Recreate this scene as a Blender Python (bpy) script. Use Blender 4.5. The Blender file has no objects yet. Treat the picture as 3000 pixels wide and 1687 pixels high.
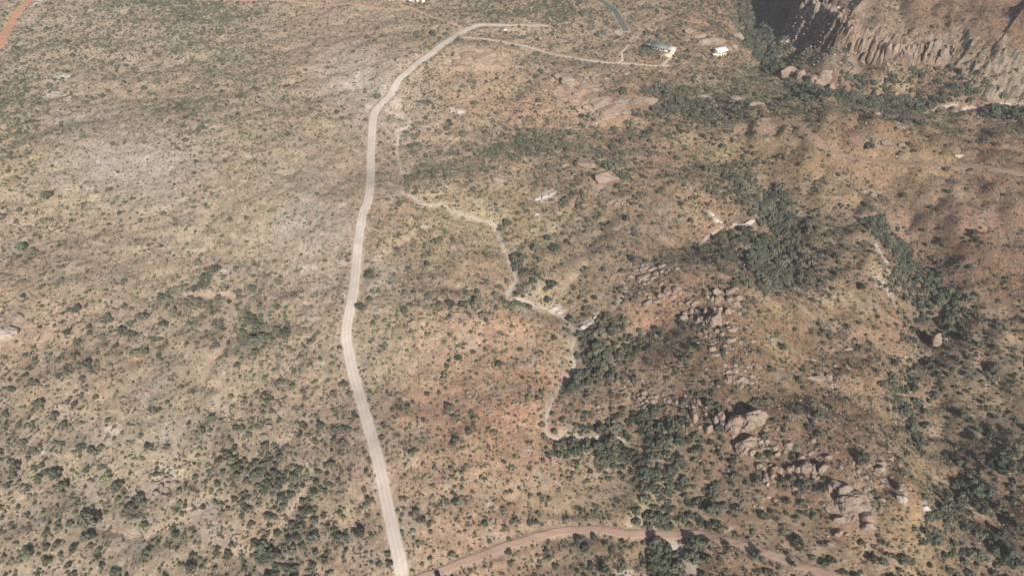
import bpy, math, random
import numpy as np

random.seed(7)
RNG = np.random.default_rng(7)
R = math.radians
S = bpy.context.scene
COL = S.collection

# ------------------------------------------------------------------ camera
PW, PH, FPX = 3000.0, 1687.0, 2142.0
CAM_Z = 280.0
PITCH = R(44.6)
cam_d = bpy.data.cameras.new('camera')
cam = bpy.data.objects.new('camera', cam_d); COL.objects.link(cam)
cam_d.sensor_width = 36.0
cam_d.lens = FPX / PW * 36.0
cam_d.clip_end = 40000
cam_d.clip_start = 1
cam.location = (0, 0, CAM_Z)
cam.rotation_euler = (math.pi / 2 - PITCH, 0, 0)
S.camera = cam
CP, SP = math.cos(PITCH), math.sin(PITCH)

def ray(px, py):
    x = (px - PW / 2) / FPX; v = (PH / 2 - py) / FPX
    return np.array([x, CP + v * SP, -SP + v * CP])

# ------------------------------------------------------------------ light
sd = ray(880, 610); sd = sd / np.linalg.norm(sd)          # the way the sunlight travels
world = bpy.data.worlds.new('World'); S.world = world; world.use_nodes = True
wn = world.node_tree.nodes; wl = world.node_tree.links
sky = wn.new('ShaderNodeTexSky'); sky.sky_type = 'NISHITA'; sky.sun_disc = False
sun_el = math.asin(-sd[2]); sun_az = math.atan2(-sd[0], -sd[1])
sky.sun_elevation = sun_el; sky.sun_rotation = sun_az; sky.air_density = 1.2; sky.dust_density = 1.0
wl.new(sky.outputs[0], wn['Background'].inputs[0]); wn['Background'].inputs[1].default_value = 0.055
sl = bpy.data.lights.new('sun', 'SUN'); sl.energy = 4.7; sl.angle = R(0.5); sl.color = (1.0, 0.92, 0.80)
sun = bpy.data.objects.new('sun', sl); COL.objects.link(sun)
from mathutils import Vector
sun.rotation_euler = Vector(sd).to_track_quat('-Z', 'Y').to_euler()
S.view_settings.view_transform = 'Standard'; S.view_settings.look = 'None'
S.view_settings.exposure = 0.46; S.view_settings.gamma = 1.0
S.view_settings.use_curve_mapping = False
S.render.engine = 'CYCLES'
S.cycles.max_bounces = 5; S.cycles.diffuse_bounces = 3; S.cycles.volume_bounces = 1

# ------------------------------------------------------------------ noise
def _h(ix, iy, iz, seed):
    with np.errstate(over='ignore'):
        n = (ix.astype(np.int64) * 374761393 + iy.astype(np.int64) * 668265263 + iz.astype(np.int64) * 2147483647 + seed * 974634777) & 0xffffffff
        n = (n ^ (n >> 13)) * 1274126177 & 0xffffffff
        n = (n ^ (n >> 16)) * 2246822519 & 0xffffffff
        n = n ^ (n >> 15)
    return (n & 0xffffff) / 16777215.0 * 2 - 1

def vnoise(x, y, seed=0):
    ix = np.floor(x); iy = np.floor(y); fx = x - ix; fy = y - iy
    ux = fx * fx * fx * (fx * (fx * 6 - 15) + 10); uy = fy * fy * fy * (fy * (fy * 6 - 15) + 10)
    z = np.zeros_like(ix)
    def g(dx, dy):
        a = _h(ix + dx, iy + dy, z, seed) * math.pi
        return np.cos(a) * (fx - dx) + np.sin(a) * (fy - dy)
    a = g(0, 0) * (1 - ux) + g(1, 0) * ux
    b = g(0, 1) * (1 - ux) + g(1, 1) * ux
    return (a * (1 - uy) + b * uy) * 1.5

def fbm(x, y, oct=4, seed=0, gain=.5):
    s = 0; a = 1; t = 0
    for i in range(oct):
        s = s + a * vnoise(x * 2 ** i, y * 2 ** i, seed + i * 17); t += a; a *= gain
    return s / t

def noise3(p, seed=0):
    i = np.floor(p); f = p - i; u = f * f * (3 - 2 * f)
    r = 0
    for dx in (0, 1):
        for dy in (0, 1):
            for dz in (0, 1):
                w = (u[:, 0] if dx else 1 - u[:, 0]) * (u[:, 1] if dy else 1 - u[:, 1]) * (u[:, 2] if dz else 1 - u[:, 2])
                r = r + w * _h(i[:, 0] + dx, i[:, 1] + dy, i[:, 2] + dz, seed)
    return r

def sstep(a, b, x):
    t = np.clip((x - a) / (b - a), 0, 1); return t * t * (3 - 2 * t)

# ------------------------------------------------------------------ where things stand
ZT = 2.576
def T(c, r, pts):                       # a coordinate read off one enlarged third of the photograph
    return [(1000 * c + x / ZT, (0, 562, 1124)[r] + y / ZT) for x, y in pts]
def G(px, py, z=0.0):                   # the ground point seen there, for ground at height z
    d = ray(px, py); t = (z - CAM_Z) / d[2]
    return np.array([d[0] * t, d[1] * t])
def proj(x, y, z):
    dz = z - CAM_Z
    depth = y * CP - dz * SP; up = y * SP + dz * CP
    depth = np.maximum(depth, 1)
    return PW / 2 + x / depth * FPX, PH / 2 - up / depth * FPX, depth

DX = 1.15
X0, X1, Y0, Y1 = -520.0, 540.0, 85.0, 745.0
cx = np.arange(X0, X1 + .1, DX); cy = np.arange(Y0, Y1 + .1, DX)
NX, NY = len(cx), len(cy)
CXG, CYG = np.meshgrid(cx, cy)          # [j,i]
EDGE = sstep(0, 28, np.minimum(np.minimum(CXG - X0, cx[-1] - CXG), np.minimum(CYG - Y0, cy[-1] - CYG)))

def resample(P, step=1.0):
    P = np.asarray(P, float); out = []
    # Catmull-Rom through the points
    Q = np.vstack([2 * P[0] - P[1], P, 2 * P[-1] - P[-2]])
    for i in range(1, len(Q) - 2):
        n = max(2, int(np.linalg.norm(Q[i + 1] - Q[i]) / step))
        t = np.linspace(0, 1, n, endpoint=False)[:, None]
        out.append(.5 * (2 * Q[i] + (Q[i + 1] - Q[i - 1]) * t + (2 * Q[i - 1] - 5 * Q[i] + 4 * Q[i + 1] - Q[i + 2]) * t ** 2 + (3 * Q[i] - Q[i - 1] - 3 * Q[i + 1] + Q[i + 2]) * t ** 3))
    out.append(Q[-2:-1])
    return np.vstack(out)

def field(P, rad):
    """distance to a dense polyline, and index of its closest point, over the core grid"""
    D = np.full((NY, NX), 1e9); K = np.zeros((NY, NX), int)
    for k, p in enumerate(P):
        i0 = max(0, int((p[0] - rad - X0) / DX)); i1 = min(NX, int((p[0] + rad - X0) / DX) + 2)
        j0 = max(0, int((p[1] - rad - Y0) / DX)); j1 = min(NY, int((p[1] + rad - Y0) / DX) + 2)
        if i1 <= i0 or j1 <= j0: continue
        d = np.hypot(CXG[j0:j1, i0:i1] - p[0], CYG[j0:j1, i0:i1] - p[1])
        m = d < D[j0:j1, i0:i1]
        D[j0:j1, i0:i1][m] = d[m]; K[j0:j1, i0:i1][m] = k
    return D, K

# ------------------------------------------------------------------ heights
CLIFF = [(2340, -120, 27, 11, 36), (2394, 0, 25, 12, 33), (2438, 35, 22, 13, 27), (2496, 90, 21, 12, 25), (2490, 185, -2, 9, 14), (2560, 196, -2, 8, 14),
         (2640, 190, 0, 9, 12), (2700, 200, 0, 20, 12), (2770, 215, -2, 24, 13), (2840, 262, -6, 24, 19), (2930, 292, -8, 24, 20), (3040, 318, -8, 24, 19), (3300, 380, -8, 24, 18)]
cl_xy = np.array([G(a, b, z) - (12 if z > 20 else 0, 0) for a, b, z, _, _ in CLIFF])
cl_xy = np.vstack([[cl_xy[0] + (10, 500)], cl_xy, [cl_xy[-1] + (700, -420)]])
cl_set = np.array([30.] + [c[3] for c in CLIFF] + [30.]); cl_h = np.array([36.] + [c[4] for c in CLIFF] + [36.])

def cliff_sd(x, y):
    """signed distance (plus = on the mesa), setback and height of the closest stretch of cliff"""
    best = np.full(x.shape, 1e9); sg = np.zeros(x.shape); st = np.zeros(x.shape); hh = np.zeros(x.shape); al = np.zeros(x.shape)
    acc = 0
    for k in range(len(cl_xy) - 1):
        a, b = cl_xy[k], cl_xy[k + 1]; ab = b - a; L = np.hypot(*ab)
        t = np.clip(((x - a[0]) * ab[0] + (y - a[1]) * ab[1]) / L ** 2, 0, 1)
        d = np.hypot(x - a[0] - t * ab[0], y - a[1] - t * ab[1])
        s = np.sign(ab[0] * (y - a[1]) - ab[1] * (x - a[0]))
        m = d < best - 1e-6
        best = np.where(m, d, best); sg = np.where(m, s, sg)
        st = np.where(m, cl_set[k] * (1 - t) + cl_set[k + 1] * t, st); hh = np.where(m, cl_h[k] * (1 - t) + cl_h[k + 1] * t, hh)
        al = np.where(m, acc + t * L, al)
        acc += L
    return best * sg, st, hh, al

def analytic(x, y):
    h = 5.5 * fbm(x / 130, y / 130, 3, 3) + 2.4 * fbm(x / 38, y / 38, 3, 11) + .7 * fbm(x / 9, y / 9, 3, 23)
    rough = sstep(60, 260, x)
    h = h + (1.2 + 3.2 * rough) * (np.abs(vnoise(x / 34 + .3 * vnoise(x / 20, y / 20, 7), y / 48, 5)) * 2 - .6) + (.4 + .9 * rough) * np.abs(vnoise(x / 13, y / 17, 9)) * 2
    h = h + rough * 1.0 * fbm(x / 14, y / 14, 3, 31)
    s, st, hh, al = cliff_sd(x, y)
    rib = np.abs(vnoise(al / 9, s / 40, 41)) * 5 + np.abs(vnoise(al / 3.6, s / 25, 43)) * 2
    big = vnoise(al / 26, s * 0 + .5, 47) * 9
    s2 = s - rib * np.where(st < 15, 1.3, 1.0) - big
    talus = 9 * sstep(-55, 0, s)
    steep = np.clip(s2 / st, 0, 1)
    prof = np.where(st < 15, steep ** .7, steep * .85 + .15 * sstep(0, 1, steep))
    led = vnoise(al / 7, prof * 3.2, 53) * 1.6 * sstep(0, .15, steep) * (1 - sstep(.85, 1, steep))
    up = np.clip(s - st, 0, 900)
    h = h + talus + hh * prof + led + .26 * up * np.exp(-up / 900) + 3.2 * fbm(x / 45, y / 45, 3, 57) * sstep(5, 60, up)
    return h, s

H, SD = analytic(CXG, CYG)
def crag(x, y, H, S_):
    S0, st0, _, _ = cliff_sd(x, y)
    gy_, gx_ = np.gradient(H, DX); k = sstep(.55, 1.1, np.hypot(gx_, gy_)) * sstep(-12, 0, S_) * (1 - sstep(6, 18, S0 - st0))
    a = np.abs(vnoise(x / 8, y / 8, 61)) * 5 + np.abs(vnoise(x / 3.6, y / 3.6, 62)) * 3 + fbm(x / 2.4, y / 2.4, 2, 63) * 1.2
    q = H / 5.5 + .6 * vnoise(x / 20, y / 20, 64); f = q - np.floor(q)
    ter = (sstep(.25, .75, f) - f) * 5.5 * .75
    return H + k * (1.45 * (a - 2.2) + ter)
H = crag(CXG, CYG, H, SD)

def ridge(pts, w, h, z=None):
    global H
    P = resample([G(a, b, (h if z is None else z)) for a, b in pts], 3.0)
    D, K = field(P, w * 2.6)
    H = H + h * np.exp(-(D / w) ** 2) * EDGE
def bump(px, py, rx, ry, h, z=0):
    global H
    c = G(px, py, z)
    H = H + h * np.exp(-(((CXG - c[0]) / rx) ** 2 + ((CYG - c[1]) / ry) ** 2)) * EDGE

# ridges, knobs and valleys
ridge([(1900, 800), (2060, 880), (2110, 960), (2140, 1180), (2290, 1330), (2460, 1450), (2560, 1530)], 40, 24, 16)
ridge([(2220, 830), (2400, 820), (2540, 800), (2600, 950), (2560, 1200), (2580, 1400), (2660, 1540)], 34, 9, 6)
ridge([(2540, 620), (2640, 720), (2690, 850), (2690, 980), (2670, 1120), (2720, 1300), (2740, 1420), (2760, 1560), (2800, 1700)], 22, -15, -10)
ridge([(2130, 520), (2250, 620), (2310, 720), (2290, 830)], 24, -10, -8)
ridge([(2380, 960), (2480, 1005), (2600, 1010)], 7, -2.5, 0)
ridge([(2165, -90), (2190, 60), (2222, 150), (2262, 215), (2380, 285), (2520, 300), (2700, 318), (2870, 318), (3100, 330)], 30, -19, -17)
ridge([(2190, -120), (2215, 0), (2235, 60), (2262, 140), (2290, 190)], 28, -14, -28)
ridge([(2480, 500), (2700, 520), (2950, 560)], 70, 22, 10)
bump(2330, 400, 60, 45, 13, 8)
bump(1400, 175, 34, 26, 7, 4); bump(1690, 230, 34, 30, 9, 5); bump(1820, 315, 36, 20, 6, 3)
bump(1310, 560, 42, 30, 9, 4); bump(1330, 930, 60, 34, 10, 5); bump(1200, 700, 55, 45, 7, 3)
bump(1350, 1330, 70, 45, 6, 3); bump(1060, 200, 90, 60, 9, 4); bump(300, 480, 110, 60, 12, 5)
bump(640, 380, 70, 40, 7, 3); bump(820, 620, 60, 45, 7, 3); bump(430, 1130, 60, 45, 6, 3)
bump(1850, 560, 60, 50, 9, 4); bump(1840, 1230, 60, 30, 7, 3); bump(1420, 80, 90, 50, 5, 2); bump(100, 900, 50, 40, 7, 3)
ridge([(1640, 930), (1850, 860), (2010, 760), (2130, 700)], 18, -6, -3)
ridge([(1700, 1430), (1900, 1300), (1980, 1400), (2010, 1560)], 30, -7, -5)

def march(px, py, hgrid=None):
    """where the line of sight through a photo point meets the terrain"""
    d = ray(px, py)
    t = np.linspace((120 - CAM_Z) / d[2] if d[2] < -.2 else 100, (-45 - CAM_Z) / d[2], 700)
    x = d[0] * t; y = d[1] * t; z = CAM_Z + d[2] * t
    hz = zat(x, y)
    m = np.nonzero(z <= hz)[0]
    k = m[0] if len(m) else len(t) - 1
    if k == 0: return x[0], y[0], hz[0]
    a = z[k - 1] - hz[k - 1]; b = hz[k] - z[k]; w = a / (a + b + 1e-9)
    xx = x[k - 1] * (1 - w) + x[k] * w; yy = y[k - 1] * (1 - w) + y[k] * w
    return xx, yy, float(zat(np.array([xx]), np.array([yy]))[0])
def zat(x, y):
    fx = np.clip((np.asarray(x) - X0) / DX, 0, NX - 1.001); fy = np.clip((np.asarray(y) - Y0) / DX, 0, NY - 1.001)
    i = fx.astype(int); j = fy.astype(int); u = fx - i; v = fy - j
    # the two triangles of each cell, split along the same diagonal as the mesh
    a, b, c, d = H[j, i], H[j, i + 1], H[j + 1, i + 1], H[j + 1, i]
    return np.where(u >= v, a + (b - a) * u + (c - b) * v, a + (c - d) * u + (d - a) * v)
def mpoly(pts): return np.array([march(a, b)[:2] for a, b in pts])

# dry washes (read off the photograph), width in metres
W = {}
W['main'] = (T(1, 0, [(360, 850), (450, 880), (520, 930), (490, 965), (425, 990), (430, 1050), (415, 1120), (430, 1200), (450, 1280), (465, 1350), (460, 1448)]) +
     T(1, 1, [(540, 40), (610, 92), (700, 105), (760, 95), (850, 155), (950, 185), (1050, 215), (1150, 245), (1175, 300), (1200, 380), (1240, 460), (1265, 540), (1300, 620), (1318, 670), (1285, 725), (1250, 790), (1320, 805), (1400, 830), (1500, 872), (1590, 900), (1650, 935), (1710, 985), (1760, 1050), (1762, 1110), (1740, 1160), (1745, 1250), (1755, 1330)]) +
     T(1, 2, [(1690, -20), (1640, 30), (1600, 95), (1570, 180), (1550, 230), (1545, 320), (1565, 385), (1620, 412), (1700, 412), (1820, 410), (1950, 410), (2060, 405), (2120, 425), (2160, 475)]), 2.0)
W['side'] = (T(1, 1, [(2240, 650), (2170, 640), (2132, 680), (2145, 750), (2105, 820), (2068, 862)]), .8)
W['upper_left'] = (T(0, 1, [(1620, 110), (1560, 170), (1540, 260), (1490, 320), (1550, 390), (1520, 440), (1470, 490), (1480, 570)]), 1.1)
W['left'] = (T(0, 1, [(1400, 772), (1500, 770), (1620, 775), (1740, 780), (1765, 880), (1755, 960), (1715, 1040), (1720, 1090), (1670, 1180), (1600, 1250), (1560, 1320), (1530, 1390), (1540, 1448)]) +
     T(0, 2, [(1600, 5), (1680, 35), (1660, 100), (1640, 170), (1690, 250), (1750, 350), (1790, 430), (1820, 520), (1870, 580)]), 1.5)
W['gully_a'] = (T(0, 2, [(490, 0), (470, 60), (520, 200), (540, 290), (600, 340), (700, 380), (770, 430), (800, 520), (830, 620), (870, 700), (930, 750), (970, 800), (1010, 840)]), .9)
W['gully_b'] = (T(0, 2, [(460, 660), (520, 710), (590, 780), (690, 850), (712, 920), (705, 1000), (750, 1080), (900, 1110), (1060, 1150), (1200, 1090), (1330, 1040), (1430, 1052), (1500, 1100), (1600, 1190), (1700, 1270), (1850, 1275), (1900, 1310), (1950, 1380), (2010, 1460)]), 1.0)
W['gully_c'] = (T(0, 2, [(2370, 560), (2355, 700), (2310, 780), (2240, 870), (2180, 980), (2100, 1080), (2020, 1190)]), .8)
W['east'] = (T(1, 2, [(2420, 1160), (2490, 1200), (2560, 1290)]) + T(2, 2, [(30, 1340), (80, 1420), (110, 1480)]), 4.2)
W['creek'] = (T(2, 0, [(1840, 850), (1900, 830), (2000, 805), (2080, 790)]), 2.0)
W['creek_bed'] = (T(2, 0, [(2050, 840), (2160, 815), (2280, 805), (2400, 785), (2600, 770)]), 1.9)
W['crest_gully'] = (T(2, 1, [(130, 400), (180, 350), (250, 300), (300, 262)]), .8)
wash_xy = {}
for k, (pts, w) in W.items():
    P = resample(mpoly(pts), 1.0); wash_xy[k] = (P, w)
    D, K = field(P, 26)
    H = H - (1.6 * np.exp(-(D / 9) ** 2) + min(w, 1.6) * .5 * np.exp(-(D / (w + .8)) ** 4)) * EDGE
WD = np.full((NY, NX), 1e9)
for k, (pts, w) in W.items():
    P = resample(mpoly(pts), 1.0); wash_xy[k] = (P, w)
    WD = np.minimum(WD, field(P, 9)[0] - w * .45)

RD = {}
RD['main_road'] = (T(1, 0, [(1560, 199), (1500, 196), (1440, 192), (1250, 189), (1060, 191), (980, 207), (900, 250), (800, 310), (690, 390), (600, 462), (500, 545), (425, 605), (385, 700), (320, 765), (262, 830), (240, 900), (232, 1000), (222, 1200), (212, 1448)]) +
     T(1, 1, [(165, 150), (138, 300), (120, 450), (110, 600), (90, 750), (62, 900), (42, 1000), (38, 1100), (55, 1200), (85, 1350), (112, 1448)]) +
     T(1, 2, [(172, 200), (243, 450), (303, 700), (355, 950), (400, 1150), (430, 1290), (462, 1470), (480, 1570)]), 2.75)
RD['cross_road'] = (T(1, 2, [(440, 1560), (560, 1475), (740, 1418), (900, 1352), (1050, 1296), (1200, 1240), (1350, 1188), (1500, 1145), (1650, 1115), (1800, 1103), (1950, 1105), (2150, 1118), (2350, 1138), (2560, 1143)]) +
     T(2, 2, [(150, 1135), (300, 1170), (450, 1212), (600, 1265), (750, 1315), (900, 1370), (1050, 1420), (1200, 1470), (1330, 1530)]), 1.75)
RD['driveway'] = (T(1, 0, [(860, 290), (930, 285), (1060, 297), (1250, 325), (1400, 355), (1560, 400), (1700, 430), (1850, 455), (2080, 480), (2250, 490), (2400, 500), (2470, 495)]), 1.1)
RD['driveway_spur'] = (T(1, 0, [(2075, 480), (2120, 455), (2120, 400), (2170, 345)]), .9)
RD['driveway_ramp'] = (T(1, 0, [(2415, 500), (2440, 478), (2470, 448), (2490, 425)]), 1.2)
RD['paved_road'] = (T(1, 0, [(1880, -60), (1925, -15), (1965, 12), (2025, 52), (2070, 92), (2105, 150), (2130, 200), (2148, 236)]), 2.6)
RD['red_track'] = (T(2, 0, [(2760, 1340), (2576, 1308), (2400, 1276), (2200, 1256), (1950, 1246), (1600, 1243), (1400, 1215), (1250, 1172), (1100, 1118), (1020, 1058), (960, 1000), (900, 952), (830, 926), (740, 912), (660, 912), (612, 930), (592, 970), (592, 1010)]), 1.7)
RD['red_track_loop'] = (T(2, 0, [(615, 932), (612, 960), (640, 975), (672, 1000), (650, 1014), (605, 1006)]), 1.2)
RD['orange_road'] = (T(0, 0, [(-60, 420), (0, 330), (40, 250), (90, 160), (130, 90), (170, 45), (210, 15), (240, -20)]), 3.4)
RD['orange_track'] = (T(0, 0, [(1100, -12), (1250, -3), (1600, 5), (1880, 9), (2200, 15), (2576, 36)]) + T(1, 0, [(200, 55), (400, 75), (520, 72), (640, 118), (750, 152), (850, 184), (930, 225)]), 1.2)
RD['faint_track'] = (T(1, 0, [(2560, -10)]) + T(2, 0, [(60, 40), (180, 70), (300, 60)]), .8)
del RD['faint_track']
road_xy = {}
RDST = np.full((NY, NX), 1e9)
for k, (pts, w) in RD.items():
    P = resample(mpoly(pts), 1.0)
    z = zat(P[:, 0], P[:, 1])
    n = 21; zp = np.pad(z, n // 2, mode='edge'); zs = np.convolve(zp, np.ones(n) / n, 'valid')
    P = np.array([march(*q) for q in pts])[:, :2] if False else P
    D, K = field(P, w + 9)
    kk = K; prof = zs[kk]
    blend = (1 - sstep(w + 1.6, w + 6.5, D)) * EDGE
    H = H * (1 - blend) + prof * blend
    H = H - .35 * np.exp(-((D - w - 1.3) / .8) ** 2) * (w > 1.5) * EDGE
    road_xy[k] = (P, w, zs)
    RDST = np.minimum(RDST, D - w)
for k, (P, w) in list(wash_xy.items()): pass

print('terrain', NX, NY)
# ------------------------------------------------------------------ hand-read maps of cover and soil
VEG = """
2334566422 2234556333 4683411111
4445354421 1122233335 2584412111
5332224531 1253332335 4448776674
5321353343 2332334567 7543355336
4211244332 3344676343 3332222212
3211132321 2355445564 5743242121
3335233242 3454525432 5686231211
5532432222 4453353343 4687464361
3434346744 4443272364 5688538733
3342575643 4567754545 4653437864
3466536964 3544444785 5432433866
6575444555 5433634864 5543357776
6542244665 6332245555 6533339665
6563357766 6444425888 7664446376
7745657876 6454436879 7775434369
6656646888 4566543349 8765323696
5575555787 5645532449 7667554866
5653446796 5333555658 8557777677
""".split()
VEG = np.array([[int(c) for c in ''.join(VEG[i * 3:i * 3 + 3])] for i in range(18)], float)
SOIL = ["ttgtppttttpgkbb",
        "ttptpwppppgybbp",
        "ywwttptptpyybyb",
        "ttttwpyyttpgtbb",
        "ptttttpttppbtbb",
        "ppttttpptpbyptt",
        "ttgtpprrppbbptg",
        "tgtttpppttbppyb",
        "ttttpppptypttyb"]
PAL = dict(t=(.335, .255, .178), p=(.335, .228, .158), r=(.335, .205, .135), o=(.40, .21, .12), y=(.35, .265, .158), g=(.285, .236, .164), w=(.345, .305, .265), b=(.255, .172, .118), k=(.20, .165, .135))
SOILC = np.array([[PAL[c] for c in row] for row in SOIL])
def bil(A, px, py):
    h, w = A.shape[:2]
    fx = np.clip(px / PW * w - .5, 0, w - 1.001); fy = np.clip(py / PH * h - .5, 0, h - 1.001)
    i = fx.astype(int); j = fy.astype(int); u = fx - i; v = fy - j
    if A.ndim == 3: u = u[..., None]; v = v[..., None]
    return (A[j, i] * (1 - u) + A[j, i + 1] * u) * (1 - v) + (A[j + 1, i] * (1 - u) + A[j + 1, i + 1] * u) * v

# ------------------------------------------------------------------ ground colours
def soil(x, y, z):
    px, py, dep = proj(x, y, z)
    jx = fbm(x / 22, y / 22, 3, 71) * 8; jy = fbm(x / 22, y / 22, 3, 72) * 8
    px2, py2, _ = proj(x + jx * 2.2, y + jy * 2.2, z)
    c = bil(SOILC, px2, py2)
    n1 = fbm(x / 30, y / 30, 4, 81)[..., None]; n2 = fbm(x / 7, y / 7, 4, 82)[..., None]
    red = np.array([.40, .23, .155]); straw = np.array([.385, .31, .205]); grey = np.array([.31, .285, .25])
    c = c + (red - c) * np.clip(n1 * 1.3 - .1, 0, .6) * sstep(-60, 60, x)[..., None] * .55
    c = c + (straw - c) * np.clip(-n1 * 1.2 - .15, 0, .45)
    c = c + (grey - c) * np.clip(fbm(x / 16 + 9, y / 16, 3, 83) * 1.5 - .25, 0, .5)[..., None]
    left_veil = (1 - sstep(1000, 1500, px))[..., None]
    c = c + (np.array((.32, .266, .21)) - c) * .35 * left_veil  # left of the view greyed: milky haze veil painted into the soil colour
    c = c * (1 + .34 * n2) * (1 - sstep(1250, 2300, px)[..., None] * np.array((.32, .36, .375)))  # darker toward the right: light falloff from the sun's hotspot painted in
    return c, px, py
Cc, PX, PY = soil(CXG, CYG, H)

def tint(cpx, cpy, rx, ry, col, a=.8, rot=0, seed=5, edge=.45):
    """a patch of other ground (rock, sand, clay) of rx by ry metres with a ragged edge"""
    global Cc
    c = march(cpx, cpy)
    i0, i1 = int((c[0] - 3 * max(rx, ry) - X0) / DX), int((c[0] + 3 * max(rx, ry) - X0) / DX) + 2
    j0, j1 = int((c[1] - 3 * max(rx, ry) - Y0) / DX), int((c[1] + 3 * max(rx, ry) - Y0) / DX) + 2
    sl_ = (slice(max(j0, 0), min(j1, NY)), slice(max(i0, 0), min(i1, NX)))
    x = CXG[sl_] - c[0]; y = CYG[sl_] - c[1]
    ca, sa = math.cos(rot), math.sin(rot)
    u = (x * ca + y * sa) / rx; v = (-x * sa + y * ca) / ry
    d = np.hypot(u, v) + .55 * fbm(CXG[sl_] / (rx * .5), CYG[sl_] / (rx * .5), 4, seed)
    rag = .45 + 1.1 * np.clip(.5 + 1.1 * fbm(CXG[sl_] / 3.2, CYG[sl_] / 3.2, 3, seed + 3), 0, 1)
    m = np.clip(a * (.62 if col[0] > .44 or col[0] - col[2] > .12 else .36) * rag * (1 - sstep(1 - edge, 1 + edge * .4, d)), 0, .95)[..., None]
    Cc[sl_] = Cc[sl_] * (1 - m) + np.array(col) * m
def zt(c, r, lst, **kw):
    for (x, y, wx, wy, col, a, rot) in lst:
        px, py = T(c, r, [(x, y)])[0]
        X = march(px, py); t = math.hypot(X[0], X[1], CAM_Z - X[2]); sc = FPX / t * ZT
        sn = (CAM_Z - X[2]) / t
        tint(px, py, wx / sc / 2, wy / sc / 2 / sn, col, a, rot, seed=int(x + y) % 97)
WH = (.62, .58, .54); PK = (.44, .32, .26); GY = (.40, .37, .36); OR = (.46, .22, .12); YL = (.40, .315, .19); RB = (.40, .24, .16); BR = (.20, .16, .125)
zt(0, 0, [(560, 150, 40, 40, WH, .9, 0), (430, 595, 220, 50, WH, .8, 0), (385, 700, 130, 45, WH, .9, 0), (510, 740, 90, 40, WH, .7, 0), (270, 20, 120, 40, WH, .6, 0),
          (560, 900, 500, 110, GY, .5, 0), (520, 1000, 300, 100, GY, .5, 0), (400, 1230, 260, 60, GY, .6, 0), (720, 1240, 260, 60, GY, .6, 0), (410, 1340, 180, 60, GY, .6, 0),
          (1770, 540, 120, 30, OR, .6, 0), (2470, 955, 200, 40, YL, .8, .3), (280, 640, 260, 60, YL, .5, 0), (180, 1180, 260, 200, YL, .4, 0), (1300, 130, 200, 40, OR, .3, 0), (2500, 500, 300, 500, GY, .5, 0)])
zt(1, 0, [(100, 480, 300, 400, GY, .65, 0), (120, 560, 60, 90, WH, .5, 0), (60, 650, 200, 60, WH, .5, 0), (230, 800, 110, 60, PK, .8, 0), (400, 770, 90, 50, WH, .5, 0), (880, 845, 130, 50, WH, .5, 0),
          (1250, 690, 260, 60, YL, .6, 0), (2100, 245, 90, 30, WH, .6, 0), (1000, 430, 480, 170, PK, .6, 0), (1750, 620, 380, 190, PK, .6, 0), (1850, 800, 500, 110, PK, .6, 0), (550, 70, 70, 50, OR, .7, 0), (2100, 90, 200, 60, PK, .4, 0),
          (1440, 20, 700, 40, RB, .4, 0), (700, 250, 400, 300, YL, .25, 0), (2480, 1050, 400, 200, YL, .5, 0), (1830, 1230, 180, 80, PK, .6, 0), (1990, 1340, 220, 60, PK, .6, 0), (2350, 1200, 180, 60, OR, .35, 0), (1180, 1360, 150, 130, PK, .5, 0), (1050, 1400, 500, 160, PK, .3, 0)])
zt(2, 0, [(640, 990, 160, 130, PK, .3, 0), (2350, 1090, 160, 50, OR, .6, 0), (330, 1010, 400, 300, YL, .45, 0), (2100, 870, 600, 120, YL, .4, 0), (150, 620, 260, 120, PK, .5, 0), (1550, 640, 300, 70, YL, .6, 0), (1100, 1430, 800, 200, YL, .35, 0), (1650, 280, 200, 300, YL, .3, 0)])
zt(0, 1, [(1680, 600, 60, 40, WH, .9, 0), (2200, 200, 260, 260, GY, .6, 0), (2450, 730, 260, 160, GY, .5, 0), (1060, 1010, 220, 130, PK, .5, 0), (2400, 830, 260, 130, PK, .5, 0), (1040, 1270, 100, 60, OR, .7, 0), (1100, 570, 240, 60, OR, .25, 0), (2320, 590, 160, 60, WH, .6, 0), (1400, 250, 260, 120, GY, .4, 0),
          (1900, 600, 200, 100, GY, .4, 0), (2050, 160, 260, 260, YL, .4, 0), (940, 250, 300, 60, PK, .5, 0), (1430, 880, 360, 200, YL, .35, 0), (1700, 950, 120, 80, PK, .6, 0)])
zt(1, 1, [(1530, 40, 190, 80, WH, .9, .4), (1140, 110, 240, 130, GY, .6, 0), (630, 272, 90, 40, WH, .8, 0), (1600, 885, 120, 45, WH, .9, .3), (1840, 1005, 170, 60, WH, .8, .5), (1915, 940, 70, 60, WH, .8, 0), (1650, 905, 80, 50, WH, .7, 0), (1610, 240, 420, 260, (.33, .31, .24), .6, 0),
          (1480, 560, 200, 90, YL, .5, 0), (300, 620, 260, 300, GY, .5, 0), (950, 720, 300, 80, GY, .35, 0), (1100, 350, 300, 100, GY, .4, 0), (870, 430, 140, 90, GY, .6, 0), (1350, 1000, 500, 200, OR, .28, 0), (1480, 1390, 300, 160, OR, .4, 0), (750, 150, 500, 60, YL, .5, 0), (1500, 1150, 300, 120, YL, .35, 0), (2100, 260, 600, 100, PK, .5, 0),
          (30, 780, 60, 160, WH, .4, 0), (1750, 300, 60, 300, YL, .3, 0), (2300, 1000, 400, 80, OR, .2, 0), (1650, 1280, 60, 100, GY, .5, 0), (2400, 1380, 420, 120, PK, .4, 0)])
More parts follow.
